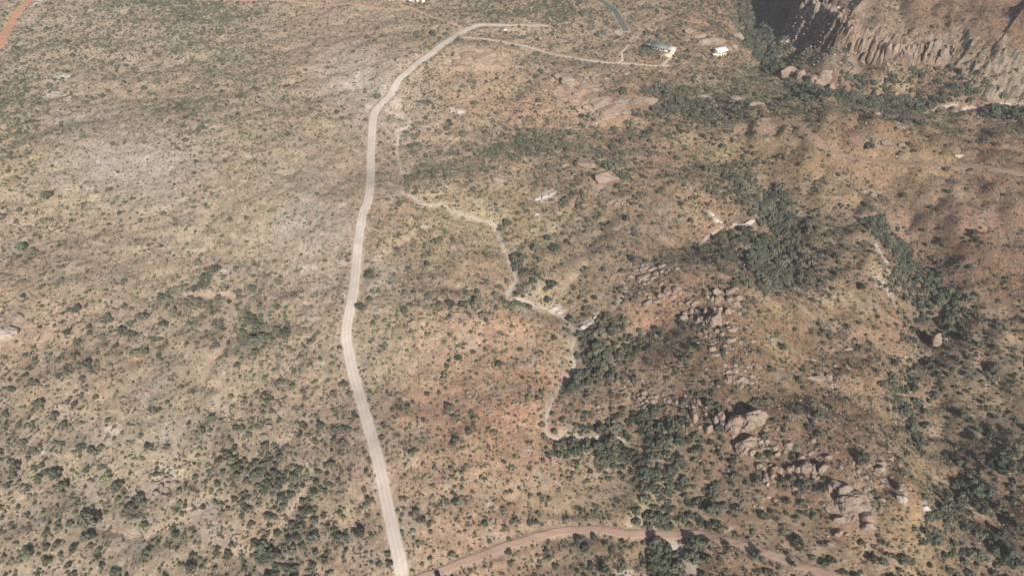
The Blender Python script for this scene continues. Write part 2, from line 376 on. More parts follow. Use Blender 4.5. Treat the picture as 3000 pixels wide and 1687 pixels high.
zt(2, 1, [(1480, 600, 200, 110, YL, .6, 0), (1600, 640, 160, 50, PK, .8, 0), (1480, 680, 100, 90, GY, .7, 0), (1560, 760, 60, 130, WH, .5, .6), (1500, 470, 40, 120, WH, .6, .4), (740, 1170, 220, 140, YL, .55, 0), (2230, 320, 170, 80, (.38, .22, .11), .6, 0), (560, 480, 200, 120, GY, .5, 0), (950, 780, 500, 160, GY, .4, 0), (1200, 850, 400, 300, YL, .35, 0),
          (650, 830, 400, 70, YL, .6, -.3), (2100, 100, 900, 260, PK, .3, 0), (1080, 1000, 500, 30, GY, .5, -.4), (1000, 1400, 600, 100, PK, .4, 0), (1720, 1350, 60, 260, YL, .5, 0), (230, 1050, 400, 300, RB, .3, 0), (1900, 930, 70, 130, PK, .6, 0)])
zt(0, 2, [(1180, 420, 500, 260, GY, .35, 0), (1060, 80, 180, 60, GY, .5, 0), (850, 370, 130, 130, WH, .35, 0), (1230, 740, 180, 200, WH, .4, 0), (1530, 960, 200, 110, GY, .6, 0), (1700, 200, 80, 140, GY, .6, 0), (990, 1240, 220, 60, GY, .6, 0), (60, 590, 100, 100, GY, .6, 0), (300, 520, 120, 40, WH, .4, 0), (1840, 690, 180, 100, GY, .6, 0),
          (900, 880, 200, 160, YL, .4, 0), (1950, 1060, 300, 200, OR, .2, 0), (2430, 1050, 260, 80, PK, .5, .4), (2480, 400, 60, 120, WH, .3, .7), (220, 130, 120, 40, OR, .4, 0), (600, 1380, 500, 80, GY, .4, 0), (2400, 330, 80, 200, YL, .3, 0)])
zt(1, 2, [(560, 200, 300, 350, OR, .38, 0), (1200, 200, 500, 220, OR, .3, 0), (750, 380, 120, 220, OR, .4, .8), (1260, 30, 500, 60, GY, .35, 0), (1400, 770, 260, 60, PK, .5, 0), (1430, 505, 140, 40, WH, .35, 0), (1950, 1050, 200, 40, YL, .9, 0), (2250, 1085, 320, 22, (.52, .44, .31), .9, -.05), (1650, 1040, 300, 60, PK, .6, 0),
          (2150, 1430, 200, 80, WH, .6, 0), (2030, 1330, 130, 110, YL, .8, 0), (1300, 940, 200, 60, OR, .3, 0), (2440, 750, 120, 60, (.42, .24, .12), .8, 0), (2430, 860, 100, 30, (.42, .24, .12), .7, 0), (700, 1380, 400, 60, PK, .6, .3), (1600, 900, 600, 120, YL, .3, 0), (2200, 650, 300, 160, YL, .3, 0), (2400, 100, 160, 130, GY, .5, 0), (880, 650, 300, 200, PK, .3, 0)])
zt(2, 2, [(1880, 200, 160, 140, YL, .6, 0), (1900, 350, 180, 120, PK, .7, 0), (1910, 720, 180, 110, PK, .6, 0), (2240, 950, 210, 110, PK, .7, 0), (1660, 830, 60, 130, WH, .55, 0), (1840, 930, 100, 90, WH, .5, 0), (1790, 1050, 110, 200, YL, .6, 0), (1300, 880, 300, 180, GY, .5, 0), (1400, 1030, 140, 100, PK, .6, 0), (330, 910, 130, 70, OR, .4, 0),
          (1670, 420, 60, 120, YL, .7, 0), (1270, 300, 700, 300, PK, .35, 0), (1500, 600, 260, 160, PK, .45, 0), (300, 1110, 180, 24, WH, .6, -.1), (1080, 30, 200, 60, PK, .6, 0), (2260, 1330, 180, 80, PK, .4, 0), (210, 720, 120, 90, OR, .35, 0)])

# banks of the washes are paler, the floor of thickets darker with leaf litter
wm = np.exp(-np.clip(WD, 0, 99) / 1.2)[..., None] * .35
Cc = Cc * (1 - wm) + np.array((.42, .36, .30)) * wm
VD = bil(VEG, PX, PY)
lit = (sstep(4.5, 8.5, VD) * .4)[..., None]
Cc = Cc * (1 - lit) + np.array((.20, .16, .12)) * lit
rb = np.exp(-np.clip(RDST, 0, 99) / 1.5)[..., None] * .55
Cc = Cc * (1 - rb) + np.array((.41, .31, .24)) * rb
# bare rock on the steep ground of the mesa rim
gy, gx = np.gradient(H, DX)
slope = np.hypot(gx, gy)
s_, st_, hh_, al_ = cliff_sd(CXG, CYG)
rk = sstep(.75, 1.2, slope + .25 * fbm(CXG / 5, CYG / 5, 3, 91)) * sstep(-25, -8, s_) * (1 - sstep(8, 22, s_ - st_))
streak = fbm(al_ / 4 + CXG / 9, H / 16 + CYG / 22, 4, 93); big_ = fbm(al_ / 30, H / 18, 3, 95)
west_shade = (1 - sstep(cl_xy[4][0], cl_xy[5][0] - 4, CXG)); rc = np.stack([.25 + .05 * big_, .18 + .04 * big_, .135 + .03 * big_], -1) * (1 - .42 * west_shade)[..., None]  # west face of the rim darkened in colour to stand for its shade
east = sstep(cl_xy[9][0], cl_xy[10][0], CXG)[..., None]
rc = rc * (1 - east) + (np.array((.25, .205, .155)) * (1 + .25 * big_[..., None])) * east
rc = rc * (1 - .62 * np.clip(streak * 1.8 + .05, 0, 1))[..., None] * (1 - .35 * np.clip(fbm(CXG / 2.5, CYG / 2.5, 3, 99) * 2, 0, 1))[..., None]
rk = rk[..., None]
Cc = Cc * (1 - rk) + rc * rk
Cc = np.clip(Cc, .02, .8)

# ------------------------------------------------------------------ materials
def mat(name, rough=.95, spec=.15):
    m = bpy.data.materials.new(name); m.use_nodes = True
    b = m.node_tree.nodes['Principled BSDF']
    b.inputs['Roughness'].default_value = rough; b.inputs['Specular IOR Level'].default_value = spec
    return m, m.node_tree.nodes, m.node_tree.links, b
def noise_n(n, l, scale, detail=5, rough=.6, coord=None, vec=None):
    t = n.new('ShaderNodeTexNoise'); t.inputs['Scale'].default_value = scale; t.inputs['Detail'].default_value = detail; t.inputs['Roughness'].default_value = rough
    if coord is not None: l.new(coord, t.inputs['Vector'])
    return t
def ramp(n, l, src, stops):
    r = n.new('ShaderNodeValToRGB'); l.new(src, r.inputs[0])
    e = r.color_ramp.elements
    while len(e) < len(stops): e.new(.5)
    for k, (p, c) in enumerate(stops):
        e[k].position = p; e[k].color = tuple(c) + (1,) if len(c) == 3 else c
    return r.outputs[0]
def mix(n, l, fac, a, b, mode='MIX'):
    m = n.new('ShaderNodeMix'); m.data_type = 'RGBA'; m.blend_type = mode
    for s, v in ((0, fac), (6, a), (7, b)):
        if isinstance(v, bpy.types.NodeSocket): l.new(v, m.inputs[s])
        elif s == 0: m.inputs[0].default_value = v
        else: m.inputs[s].default_value = tuple(v) + (1,)
    return m.outputs[2]
g1 = lambda v: (v, v, v)

def ground_material(name):
    m, n, l, b = mat(name)
    geo = n.new('ShaderNodeNewGeometry'); pos = geo.outputs['Position']
    at = n.new('ShaderNodeAttribute'); at.attribute_name = 'soil'
    f = noise_n(n, l, .45, 8, .75, pos)
    c = mix(n, l, 1.0, at.outputs['Color'], ramp(n, l, f.outputs[0], [(.28, g1(.5)), (.5, g1(.98)), (.72, g1(1.5))]), 'MULTIPLY')
    f2 = noise_n(n, l, 1.7, 4, .7, pos)
    c = mix(n, l, 1.0, c, ramp(n, l, f2.outputs[0], [(.3, g1(.55)), (.46, g1(1.0)), (.7, g1(1.28))]), 'MULTIPLY')
    f3 = noise_n(n, l, .12, 5, .7, pos)
    c = mix(n, l, ramp(n, l, f3.outputs[0], [(.5, g1(0)), (.66, g1(.5))]), c, mix(n, l, 1.0, c, (.80, .86, .86), 'MULTIPLY'))
    l.new(c, b.inputs['Base Color'])
    bp = n.new('ShaderNodeBump'); bp.inputs['Strength'].default_value = .9; bp.inputs['Distance'].default_value = .35
    f4 = noise_n(n, l, .8, 8, .75, pos)
    l.new(f4.outputs[0], bp.inputs['Height']); l.new(bp.outputs[0], b.inputs['Normal'])
    return m
M_ground = ground_material('desert_soil')

def dirt_material(name, c0, c1, scale=.25, bump=.25):
    m, n, l, b = mat(name)
    geo = n.new('ShaderNodeNewGeometry'); pos = geo.outputs['Position']
    f = noise_n(n, l, scale, 6, .6, pos)
    c = ramp(n, l, f.outputs[0], [(.32, c0), (.68, c1)])
    f2 = noise_n(n, l, 2.2, 6, .7, pos)
    c = mix(n, l, 1.0, c, ramp(n, l, f2.outputs[0], [(.3, g1(.82)), (.7, g1(1.14))]), 'MULTIPLY')
    f3 = noise_n(n, l, .045, 4, .7, pos)
    c = mix(n, l, 1.0, c, ramp(n, l, f3.outputs[0], [(.3, (.84, .80, .77)), (.6, g1(1.04))]), 'MULTIPLY')
    at = n.new('ShaderNodeAttribute'); at.attribute_name = 'wear'
    c = mix(n, l, 1.0, c, at.outputs['Color'], 'MULTIPLY')
    l.new(c, b.inputs['Base Color'])
    bp = n.new('ShaderNodeBump'); bp.inputs['Strength'].default_value = .5; bp.inputs['Distance'].default_value = bump
    l.new(f2.outputs[0], bp.inputs['Height']); l.new(bp.outputs[0], b.inputs['Normal'])
    return m

def foliage_material(name, c0, c1, c2):
    m, n, l, b = mat(name, .75, .2)
    oi = n.new('ShaderNodeObjectInfo')
    c = ramp(n, l, oi.outputs['Random'], [(0, c0), (.5, c1), (1, c2)])
    geo = n.new('ShaderNodeNewGeometry')
    v = noise_n(n, l, 1.3, 3, .6, geo.outputs['Position'])
    c = mix(n, l, 1.0, c, ramp(n, l, v.outputs[0], [(.3, g1(.62)), (.7, g1(1.45))]), 'MULTIPLY')
    r2 = n.new('ShaderNodeMath'); r2.operation = 'MULTIPLY'; r2.inputs[1].default_value = 37.7; l.new(oi.outputs['Random'], r2.inputs[0])
    fr = n.new('ShaderNodeMath'); fr.operation = 'FRACT'; l.new(r2.outputs[0], fr.inputs[0])
    c = mix(n, l, 1.0, c, ramp(n, l, fr.outputs[0], [(0, g1(.7)), (1, g1(1.35))]), 'MULTIPLY')
    l.new(c, b.inputs['Base Color'])
    return m
M_oak = foliage_material('oak_leaves', (.075, .088, .064), (.098, .108, .078), (.14, .136, .10))
M_mesq = foliage_material('mesquite_leaves', (.12, .125, .09), (.15, .148, .108), (.185, .165, .125))
M_jun = foliage_material('juniper_leaves', (.085, .115, .062), (.11, .138, .075), (.14, .155, .09))
M_bare = foliage_material('bare_twigs', (.13, .11, .10), (.15, .13, .115), (.18, .15, .125))
M_brush = foliage_material('brush_leaves', (.085, .09, .062), (.115, .105, .075), (.14, .108, .078))
M_straw = foliage_material('dry_grass_blades', (.30, .25, .16), (.36, .29, .185), (.40, .34, .23))
M_cact = foliage_material('cactus_pads', (.14, .19, .11), (.17, .22, .12), (.22, .25, .14))
def bark():
    m, n, l, b = mat('bark'); geo = n.new('ShaderNodeNewGeometry')
    f = noise_n(n, l, 4, 4, .6, geo.outputs['Position'])
    l.new(ramp(n, l, f.outputs[0], [(.3, (.06, .045, .035)), (.7, (.14, .11, .09))]), b.inputs['Base Color']); return m
M_bark = bark()
def rock_material(name, cols, stain=.55, amt=1.0):
    m, n, l, b = mat(name, .9, .25)
    geo = n.new('ShaderNodeNewGeometry'); pos = geo.outputs['Position']
    oi = n.new('ShaderNodeObjectInfo')
    c = ramp(n, l, oi.outputs['Random'], [(0, cols[0]), (.5, cols[1]), (1, cols[2])])
    f = noise_n(n, l, .55, 7, .68, pos)
    c = mix(n, l, 1.0, c, ramp(n, l, f.outputs[0], [(.3, g1(.62)), (.5, g1(1)), (.72, g1(1.25))]), 'MULTIPLY')
    f2 = noise_n(n, l, .9, 5, .7, pos)
    c = mix(n, l, ramp(n, l, f2.outputs[0], [(.54, g1(0)), (.66, g1(stain))]), c, (.17, .145, .125))
    f5 = noise_n(n, l, .3, 5, .7, pos)
    c = mix(n, l, ramp(n, l, f5.outputs[0], [(.5, g1(0)), (.7, g1(.5))]), c, (.37, .24, .17))
    l.new(c, b.inputs['Base Color'])
    bp = n.new('ShaderNodeBump'); bp.inputs['Strength'].default_value = 1.0; bp.inputs['Distance'].default_value = .55
    f4 = noise_n(n, l, .7, 9, .72, pos); l.new(f4.outputs[0], bp.inputs['Height']); l.new(bp.outputs[0], b.inputs['Normal'])
    return m
M_rock = rock_material('pink_rhyolite', [(.265, .195, .152), (.30, .228, .182), (.285, .235, .195)])
M_pale = rock_material('pale_rhyolite', [(.46, .41, .37), (.50, .46, .42), (.43, .37, .32)], .3)
M_grey = rock_material('grey_rhyolite', [(.23, .19, .16), (.265, .225, .19), (.28, .215, .175)])
def plain(name, col, rough=.5, spec=.3, metal=0., var=.12, scale=3):
    m, n, l, b = mat(name, rough, spec); b.inputs['Metallic'].default_value = metal
    geo = n.new('ShaderNodeNewGeometry'); f = noise_n(n, l, scale, 5, .6, geo.outputs['Position'])
    l.new(ramp(n, l, f.outputs[0], [(.3, tuple(v * (1 - var) for v in col)), (.7, tuple(min(1, v * (1 + var)) for v in col))]), b.inputs['Base Color'])
    return m

# ------------------------------------------------------------------ mesh helpers
def mesh_np(name, V, F, mats=None, smooth=False, fm=None):
    """F: (n,3) or (n,4) int array, or list of such arrays"""
    me = bpy.data.meshes.new(name)
    Fs = [f for f in (F if isinstance(F, list) else [F]) if len(f)]
    lt = np.concatenate([np.full(len(f), f.shape[1], np.int32) for f in Fs])
    li = np.concatenate([f.ravel() for f in Fs]).astype(np.int32)
    me.vertices.add(len(V)); me.vertices.foreach_set('co', np.asarray(V, np.float32).ravel())
    me.loops.add(len(li)); me.loops.foreach_set('vertex_index', li)
    me.polygons.add(len(lt))
    me.polygons.foreach_set('loop_start', np.concatenate([[0], np.cumsum(lt)[:-1]]).astype(np.int32))
    me.polygons.foreach_set('loop_total', lt)
    if smooth: me.polygons.foreach_set('use_smooth', np.ones(len(lt), bool))
    for m in (mats or []): me.materials.append(m)
    if fm is not None: me.polygons.foreach_set('material_index', np.asarray(fm, np.int32))
    me.update(calc_edges=True); me.validate()
    return me
def obj(name, me, parent=None, loc=None, rz=0, scale=None, **props):
    o = bpy.data.objects.new(name, me); COL.objects.link(o)
    if parent is not None: o.parent = parent
    if loc is not None: o.location = loc
    if rz: o.rotation_euler = (0, 0, rz)
    if scale is not None: o.scale = scale
    for k, v in props.items():
        if v is not None: o[k] = v
    return o
def vcol(me, name, C):
    a = me.color_attributes.new(name, 'FLOAT_COLOR', 'POINT')
    a.data.foreach_set('color', np.concatenate([C, np.ones((len(C), 1))], 1).astype(np.float32).ravel())

# ------------------------------------------------------------------ ground sheet
def grow(a, n=26, f=1.33, s=3.0):
    o = [a]
    for k in range(n): o.append(o[-1] + s); s *= f
    return np.array(o[1:])
ox1 = grow(cx[-1]); ox0 = -grow(-cx[0])[::-1]; oy1 = grow(cy[-1]); oy0 = -grow(-cy[0])[::-1]
gx_ = np.concatenate([ox0, cx, ox1]); gy_ = np.concatenate([oy0, cy, oy1])
GXX, GYY = np.meshgrid(gx_, gy_)
HF = np.zeros(GXX.shape); CF = np.zeros(GXX.shape + (3,))
no = len(ox0)
inner = (slice(no, no + NY), slice(no, no + NX))
mask = np.ones(GXX.shape, bool); mask[inner] = False
ha, _ = analytic(GXX[mask], GYY[mask])
far = np.maximum(np.abs(GXX[mask]), np.abs(GYY[mask]))
HF[mask] = np.minimum(ha, 170)
HF[inner] = H
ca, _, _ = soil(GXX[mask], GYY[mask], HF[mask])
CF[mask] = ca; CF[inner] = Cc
ny, nx = GXX.shape
idx = np.arange(ny * nx).reshape(ny, nx)
a_, b_, c_, d_ = idx[:-1, :-1].ravel(), idx[:-1, 1:].ravel(), idx[1:, 1:].ravel(), idx[1:, :-1].ravel()
Fg = np.concatenate([np.stack([a_, b_, c_], 1), np.stack([a_, c_, d_], 1)])
me = mesh_np('ground', np.stack([GXX.ravel(), GYY.ravel(), HF.ravel()], 1), Fg, [M_ground], True)
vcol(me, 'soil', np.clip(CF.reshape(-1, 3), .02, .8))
ground = obj('ground', me, kind='structure')

# ------------------------------------------------------------------ roads and washes
def ribbon(name, P, w, material, lift, zs=None, edge=.12, cols=13, wear=None, wvar=0, seed=1, kind='structure', label=None, taper=False):
    d = np.gradient(P, axis=0); d /= np.linalg.norm(d, axis=1)[:, None] + 1e-9
    k = np.ones(7) / 7
    d = np.stack([np.convolve(np.pad(d[:, i], 3, mode='edge'), k, 'valid') for i in (0, 1)], 1); d /= np.linalg.norm(d, axis=1)[:, None] + 1e-9
    nrm = np.stack([-d[:, 1], d[:, 0]], 1)
    s = np.arange(len(P))
    ww = w * (1 + wvar * fbm(s / 7., s * 0. + .3, 3, seed))
    if taper == 'start': ww = ww * (.25 + .75 * sstep(0, 75, s))
    elif taper: ww = ww * np.minimum(1, np.minimum(s, s[::-1]) / 6. + .15)
    V = []; WC = []
    for j in range(cols):
        u = j / (cols - 1) * 2 - 1
        e = edge * w * fbm(s / 2.2 + 40 * (u > 0), s * 0. + .7 + u, 3, seed + 5) * (abs(u) > .99)
        q = P + nrm * (u * (ww + 2.0 * e))[:, None]
        z = zat(q[:, 0], q[:, 1]) + lift - (.10 if abs(u) > .99 else 0)
        V.append(np.column_stack([q, z]))
        WC.append(np.repeat(np.array([wear(u) if wear else 1.0])[None], len(P), 0) * np.ones((len(P), 3)))
    V = np.stack(V, 1); WC = np.stack(WC, 1)
    ii = np.arange(len(P) * cols).reshape(len(P), cols)
    F = np.stack([ii[:-1, :-1].ravel(), ii[1:, :-1].ravel(), ii[1:, 1:].ravel(), ii[:-1, 1:].ravel()], 1)[:, ::-1]
    me = mesh_np(name, V.reshape(-1, 3), F, [material], True)
    vcol(me, 'wear', WC.reshape(-1, 3))
    return obj(name, me, kind=kind, label=label)
ruts = lambda u: .95 + .07 * math.cos(u * 9.5) - .07 * abs(u) ** 3
M_road = dirt_material('graded_dirt', (.53, .46, .41), (.60, .53, .475), .12)
M_red = dirt_material('red_dirt', (.39, .265, .205), (.46, .335, .26), .04)
M_drive = dirt_material('driveway_dirt', (.50, .40, .31), (.56, .46, .37))
M_track = dirt_material('track_dirt', (.27, .18, .135), (.32, .215, .16))
M_orange = dirt_material('orange_dirt', (.42, .215, .13), (.47, .25, .155))
M_orange2 = dirt_material('faded_orange_dirt', (.44, .27, .18), (.50, .31, .20))
M_asph = dirt_material('worn_asphalt', (.10, .10, .105), (.15, .15, .155), .3, .02)
M_wash = dirt_material('wash_sand', (.38, .325, .27), (.47, .41, .345), .3, .4)
M_wash2 = dirt_material('red_wash_sand', (.35, .26, .195), (.41, .305, .23), .3, .4)
roadspec = dict(main_road=('dirt_road', M_road, 'wide pale graded dirt road running up the slope', .10), cross_road=('dirt_road', M_red, 'reddish dirt road curving off the wide pale road', .16),
                driveway=('driveway', M_drive, 'narrow pale driveway leading to the green-roofed house', .13), driveway_spur=('driveway', M_drive, 'short faint spur off the narrow pale driveway', .16),
                driveway_ramp=('driveway', M_drive, 'short pale ramp up to the green-roofed house', .18), paved_road=('paved_road', M_asph, 'grey paved road bending down to the scrub', .12),
                red_track=('dirt_track', M_track, 'red dirt track climbing the hill to a hairpin loop', .12), red_track_loop=('dirt_track', M_track, 'small teardrop loop at the end of the red track', .15),
                orange_road=('dirt_road', M_orange, 'bright orange dirt road cutting the scrub corner', .12), orange_track=('dirt_track', M_orange2, 'faint orange track below the far houses', .15))
for k, (P, w, zs) in road_xy.items():
    nm, m_, lb, lift = roadspec[k]
    ribbon(nm, P, w, m_, lift, wear=(ruts if k in ('main_road', 'cross_road', 'red_track', 'driveway') else None), label=lb, seed=len(k), edge=.16, wvar=.06, taper=('start' if k == 'main_road' else False))
for k, (P, w) in wash_xy.items():
    ribbon('dry_wash', P, w * (.42 if k == 'main' else .5), M_wash2 if k in ('upper_left', 'left', 'gully_a', 'gully_b', 'gully_c') else M_wash, .10, wvar=1.0, edge=.4, seed=len(k) + 3, cols=5, taper=True)

# ------------------------------------------------------------------ rocks
def ico(level):
    t = (1 + 5 ** .5) / 2
    V = [(-1, t, 0), (1, t, 0), (-1, -t, 0), (1, -t, 0), (0, -1, t), (0, 1, t), (0, -1, -t), (0, 1, -t), (t, 0, -1), (t, 0, 1), (-t, 0, -1), (-t, 0, 1)]
    F = [(0, 11, 5), (0, 5, 1), (0, 1, 7), (0, 7, 10), (0, 10, 11), (1, 5, 9), (5, 11, 4), (11, 10, 2), (10, 7, 6), (7, 1, 8), (3, 9, 4), (3, 4, 2), (3, 2, 6), (3, 6, 8), (3, 8, 9), (4, 9, 5), (2, 4, 11), (6, 2, 10), (8, 6, 7), (9, 8, 1)]
    V = [np.array(v) / np.linalg.norm(v) for v in V]
    for _ in range(level):
        mid = {}; F2 = []
        def m(a, b):
            k = (min(a, b), max(a, b))
            if k not in mid:
                v = V[a] + V[b]; V.append(v / np.linalg.norm(v)); mid[k] = len(V) - 1
            return mid[k]
        for a, b, c in F:
            x, y, z = m(a, b), m(b, c), m(c, a)
            F2 += [(a, x, z), (b, y, x), (c, z, y), (x, y, z)]
        F = F2
    return np.array(V), np.array(F)
ICO = {k: ico(k) for k in (0, 1, 2, 3, 4)}
def rock_mesh(name, seed, level=3, cuts=16, crack=.14, material=None):
    V, F = ICO[level]; V = V.copy(); rs = np.random.default_rng(seed); fr = rs.uniform(2.6, 3.6)
    for k in range(cuts):                       # flat faces where the rock has split
        n = rs.normal(size=3); n[2] *= .6; n /= np.linalg.norm(n); d = rs.uniform(.5, .86)
        e = V @ n - d; m = e > 0; V[m] -= np.outer(e[m] * .92, n)
    r = 1 + .15 * noise3(V * 1.9 + seed, seed) + .06 * noise3(V * 4.5 + seed, seed + 1) + .03 * noise3(V * 10 + seed, seed + 3)
    th = rs.uniform(0, math.pi)                 # parallel joints cut into it
    q = V[:, 0] * math.cos(th) + V[:, 1] * math.sin(th) + .25 * V[:, 2] + .15 * noise3(V * 2 + 9, seed + 7)
    j = np.abs(((q * rs.uniform(1.3, 2.2) + rs.uniform(0, 1)) % 1) - .5)
    r -= crack * (1 - sstep(0, .10, j)) * (V[:, 2] > -.3)
    q2 = V @ np.array([math.sin(th), -math.cos(th), .7]); j2 = np.abs(((q2 * fr) % 1) - .5)
    r -= .09 * (1 - sstep(0, .12, j2)) * (V[:, 2] > -.3)
    V = V * r[:, None]
    return mesh_np(name, V, F, [material], False)
ROCK = {}
for tag_, m_ in (('p', M_rock), ('w', M_pale), ('g', M_grey)):
    ROCK[tag_] = [rock_mesh('boulder_shape', 10 + i, 3, material=m_) for i in range(6)]
    ROCK[tag_ + 'D'] = [rock_mesh('outcrop_shape', 50 + i, 4, 12, .2, material=m_) for i in range(3)]
ROCKM = np.zeros((NY, NX), bool)
def mark(x, y, r, grid=None):
    i0 = max(0, int((x - r - X0) / DX)); i1 = min(NX, int((x + r - X0) / DX) + 2); j0 = max(0, int((y - r - Y0) / DX)); j1 = min(NY, int((y + r - Y0) / DX) + 2)
    ROCKM[j0:j1, i0:i1] |= np.hypot(CXG[j0:j1, i0:i1] - x, CYG[j0:j1, i0:i1] - y) < r
ROCKS = []       # (x, y, z, rx, ry, rz, kind, rot, cluster)
def boulders(ox, oy, zf, lst, cluster, kind='p', hk=.75):
    for e in lst:
        x, y, wd, hd = e[:4]; rot = e[4] if len(e) > 4 else None; kd = e[5] if len(e) > 5 else kind
        px, py = ox + x / zf, oy + (y + hd * .22) / zf
        X = march(px, py); t = math.hypot(X[0], X[1], CAM_Z - X[2]); sc = FPX / t * zf
        sn = (CAM_Z - X[2]) / t
        rx = wd / sc / 2 * 1.22
        ry = max(.55 * rx, 1.15 * hd / sc / 2 / (sn + .45)); rx *= 1.1; ry *= 1.1; rz = min(rx, ry) * hk * (1.75 if hk > .6 else 1.2)
        ROCKS.append([X[0], X[1], X[2], rx, ry, rz, kd, rot, cluster])
        mark(X[0], X[1], max(rx, ry) * .92)
boulders(1980, 1150, 5.152, [(1130, 400, 330, 300, .1, 'pD'), (890, 490, 250, 240, .5, 'pD'), (680, 350, 120, 190), (590, 400, 100, 130), (280, 340, 110, 150, 1.0), (490, 530, 120, 160), (700, 460, 90, 120), (450, 320, 60, 70), (800, 280, 60, 60)], 'the great rounded boulder dome', 'p', 1.0)
boulders(1980, 1150, 5.152, [(1060, 750, 270, 260, .4, 'pD'), (1010, 870, 100, 130), (1130, 890, 120, 120), (1220, 700, 120, 90), (1290, 730, 100, 80), (1380, 720, 100, 70), (1300, 830, 90, 60), (1500, 830, 80, 60), (1700, 780, 130, 120), (1650, 740, 70, 60), (1540, 900, 110, 70), (1760, 800, 70, 110)], 'the slab outcrop below the boulder dome', 'g')
boulders(1980, 1150, 5.152, [(1530, 1110, 110, 220, 1.1), (1460, 1210, 120, 120, .8), (1350, 1240, 90, 90), (1340, 1290, 110, 90, .9), (1250, 1090, 90, 110), (1320, 1120, 90, 80), (1430, 1090, 60, 60), (1390, 1375, 60, 50, 0, 'w'), (1510, 1230, 80, 70)], 'the tilted rock fin')
boulders(1980, 1150, 5.152, [(1700, 1130, 70, 120), (1760, 1130, 70, 110), (1840, 1140, 90, 130), (1930, 1110, 130, 210), (2010, 1110, 70, 150), (2070, 1100, 70, 140), (2200, 1140, 120, 140), (2280, 1090, 60, 120), (1880, 970, 110, 120), (2140, 1110, 60, 80)], 'the low wall of rock fins', 'p', 1.0)
boulders(2000, 1124, 2.576, [(1170, 760, 130, 80), (1110, 770, 60, 60), (1230, 800, 150, 90, None, 'g'), (1260, 880, 170, 90, None, 'gD'), (1330, 930, 130, 80), (1390, 1000, 100, 90), (1410, 1060, 80, 60), (1190, 1010, 90, 40), (1180, 1120, 70, 50), (1500, 590, 70, 50), (1490, 645, 80, 45), (1100, 550, 50, 40), (1640, 780, 50, 70, 1.4), (1650, 865, 60, 60, None, 'w'), (1380, 1085, 60, 40), (1830, 930, 60, 40, None, 'w')], 'the broken pink ledges above the road bend')
boulders(1950, 800, 6.3, [(920, 840, 300, 290, .3, 'pD'), (870, 650, 120, 80), (740, 720, 100, 90), (710, 785, 70, 60), (1000, 670, 120, 90), (1150, 690, 150, 160), (760, 870, 70, 110), (600, 860, 90, 90), (690, 950, 50, 50)], 'the square-topped boulder', 'p', .95)
boulders(1950, 800, 6.3, [(930, 340, 200, 110, .3), (870, 440, 90, 170), (960, 470, 110, 180), (760, 440, 90, 110), (830, 350, 40, 60), (1180, 340, 180, 90, .5), (1270, 290, 90, 60), (1180, 490, 180, 110, .3), (1350, 460, 140, 100), (1280, 550, 110, 80), (690, 230, 50, 50), (690, 125, 60, 40), (920, 540, 70, 60)], 'the jagged outcrop on the ridge crest', 'p', .85)
boulders(1950, 800, 6.3, [(350, 740, 120, 90), (350, 830, 150, 130), (480, 690, 90, 90), (480, 810, 60, 60), (540, 560, 140, 70, .4), (150, 430, 110, 70)], 'the shaded hollow below the ridge', 'g')
boulders(1950, 800, 6.3, [(730, 1090, 90, 80), (940, 1050, 110, 110), (1040, 1120, 90, 80), (1150, 1000, 100, 120), (1240, 1050, 150, 90), (1140, 900, 80, 50), (1190, 1230, 160, 90), (870, 1390, 130, 80), (1600, 1260, 90, 60), (1300, 1180, 80, 60), (1100, 1330, 90, 60)], 'the row of boulders on the ridge slope', 'p')
boulders(1800, 740, 7.25, [(620, 330, 200, 60, .5), (810, 345, 200, 90, .35), (1030, 280, 190, 55, .1), (1020, 390, 120, 110), (890, 440, 200, 80, .6), (640, 530, 300, 100, .15, 'gD'), (850, 520, 200, 80, .1), (1190, 355, 150, 70, .1), (1320, 340, 130, 70)], 'the long grey ledge', 'g', .6)
boulders(1800, 740, 7.25, [(1310, 780, 180, 140, 0, 'pD'), (1120, 800, 190, 200, .7, 'gD'), (960, 900, 190, 110, .6), (720, 1060, 210, 130, .5, 'gD'), (880, 1030, 170, 80, .2), (740, 945, 100, 60), (280, 1240, 90, 60), (1250, 930, 110, 60), (1600, 1060, 160, 70, .2), (1640, 1210, 110, 90), (1480, 1290, 110, 90)], 'the leaning grey slabs', 'g', .7)
boulders(0, 860, 9.055, [(140, 1020, 520, 330, 0, 'wD'), (470, 600, 350, 190, -.5, 'p'), (220, 470, 150, 130), (210, 810, 160, 110), (60, 640, 120, 90)], 'the pale yellowish slab at the edge', 'p', .55)
boulders(1260, 110, 8.573, [(740, 270, 360, 140, .1, 'pD'), (920, 410, 380, 220, .2, 'pD'), (780, 610, 480, 200, 0, 'pD'), (560, 720, 220, 140), (460, 270, 180, 90)], 'the pink dome west of the cleft', 'p', .42)
boulders(1260, 110, 8.573, [(1420, 470, 700, 400, 0, 'pD'), (1780, 620, 380, 180, -.3, 'pD'), (1300, 290, 260, 80), (1640, 400, 160, 90), (1250, 640, 160, 80)], 'the pink dome east of the cleft', 'p', .38)
boulders(1560, 180, 6.44, [(470, 250, 210, 190, .6, 'p'), (690, 350, 210, 250, 1, 'pD'), (370, 330, 140, 110), (1140, 330, 180, 150), (1020, 300, 100, 120), (1000, 470, 300, 150, .2, 'pD'), (1180, 520, 160, 100), (1230, 440, 120, 80), (830, 600, 210, 90), (960, 370, 110, 70), (1200, 260, 120, 70), (500, 480, 120, 60), (900, 250, 90, 60)], 'the knobbly pink knoll', 'p', .5)
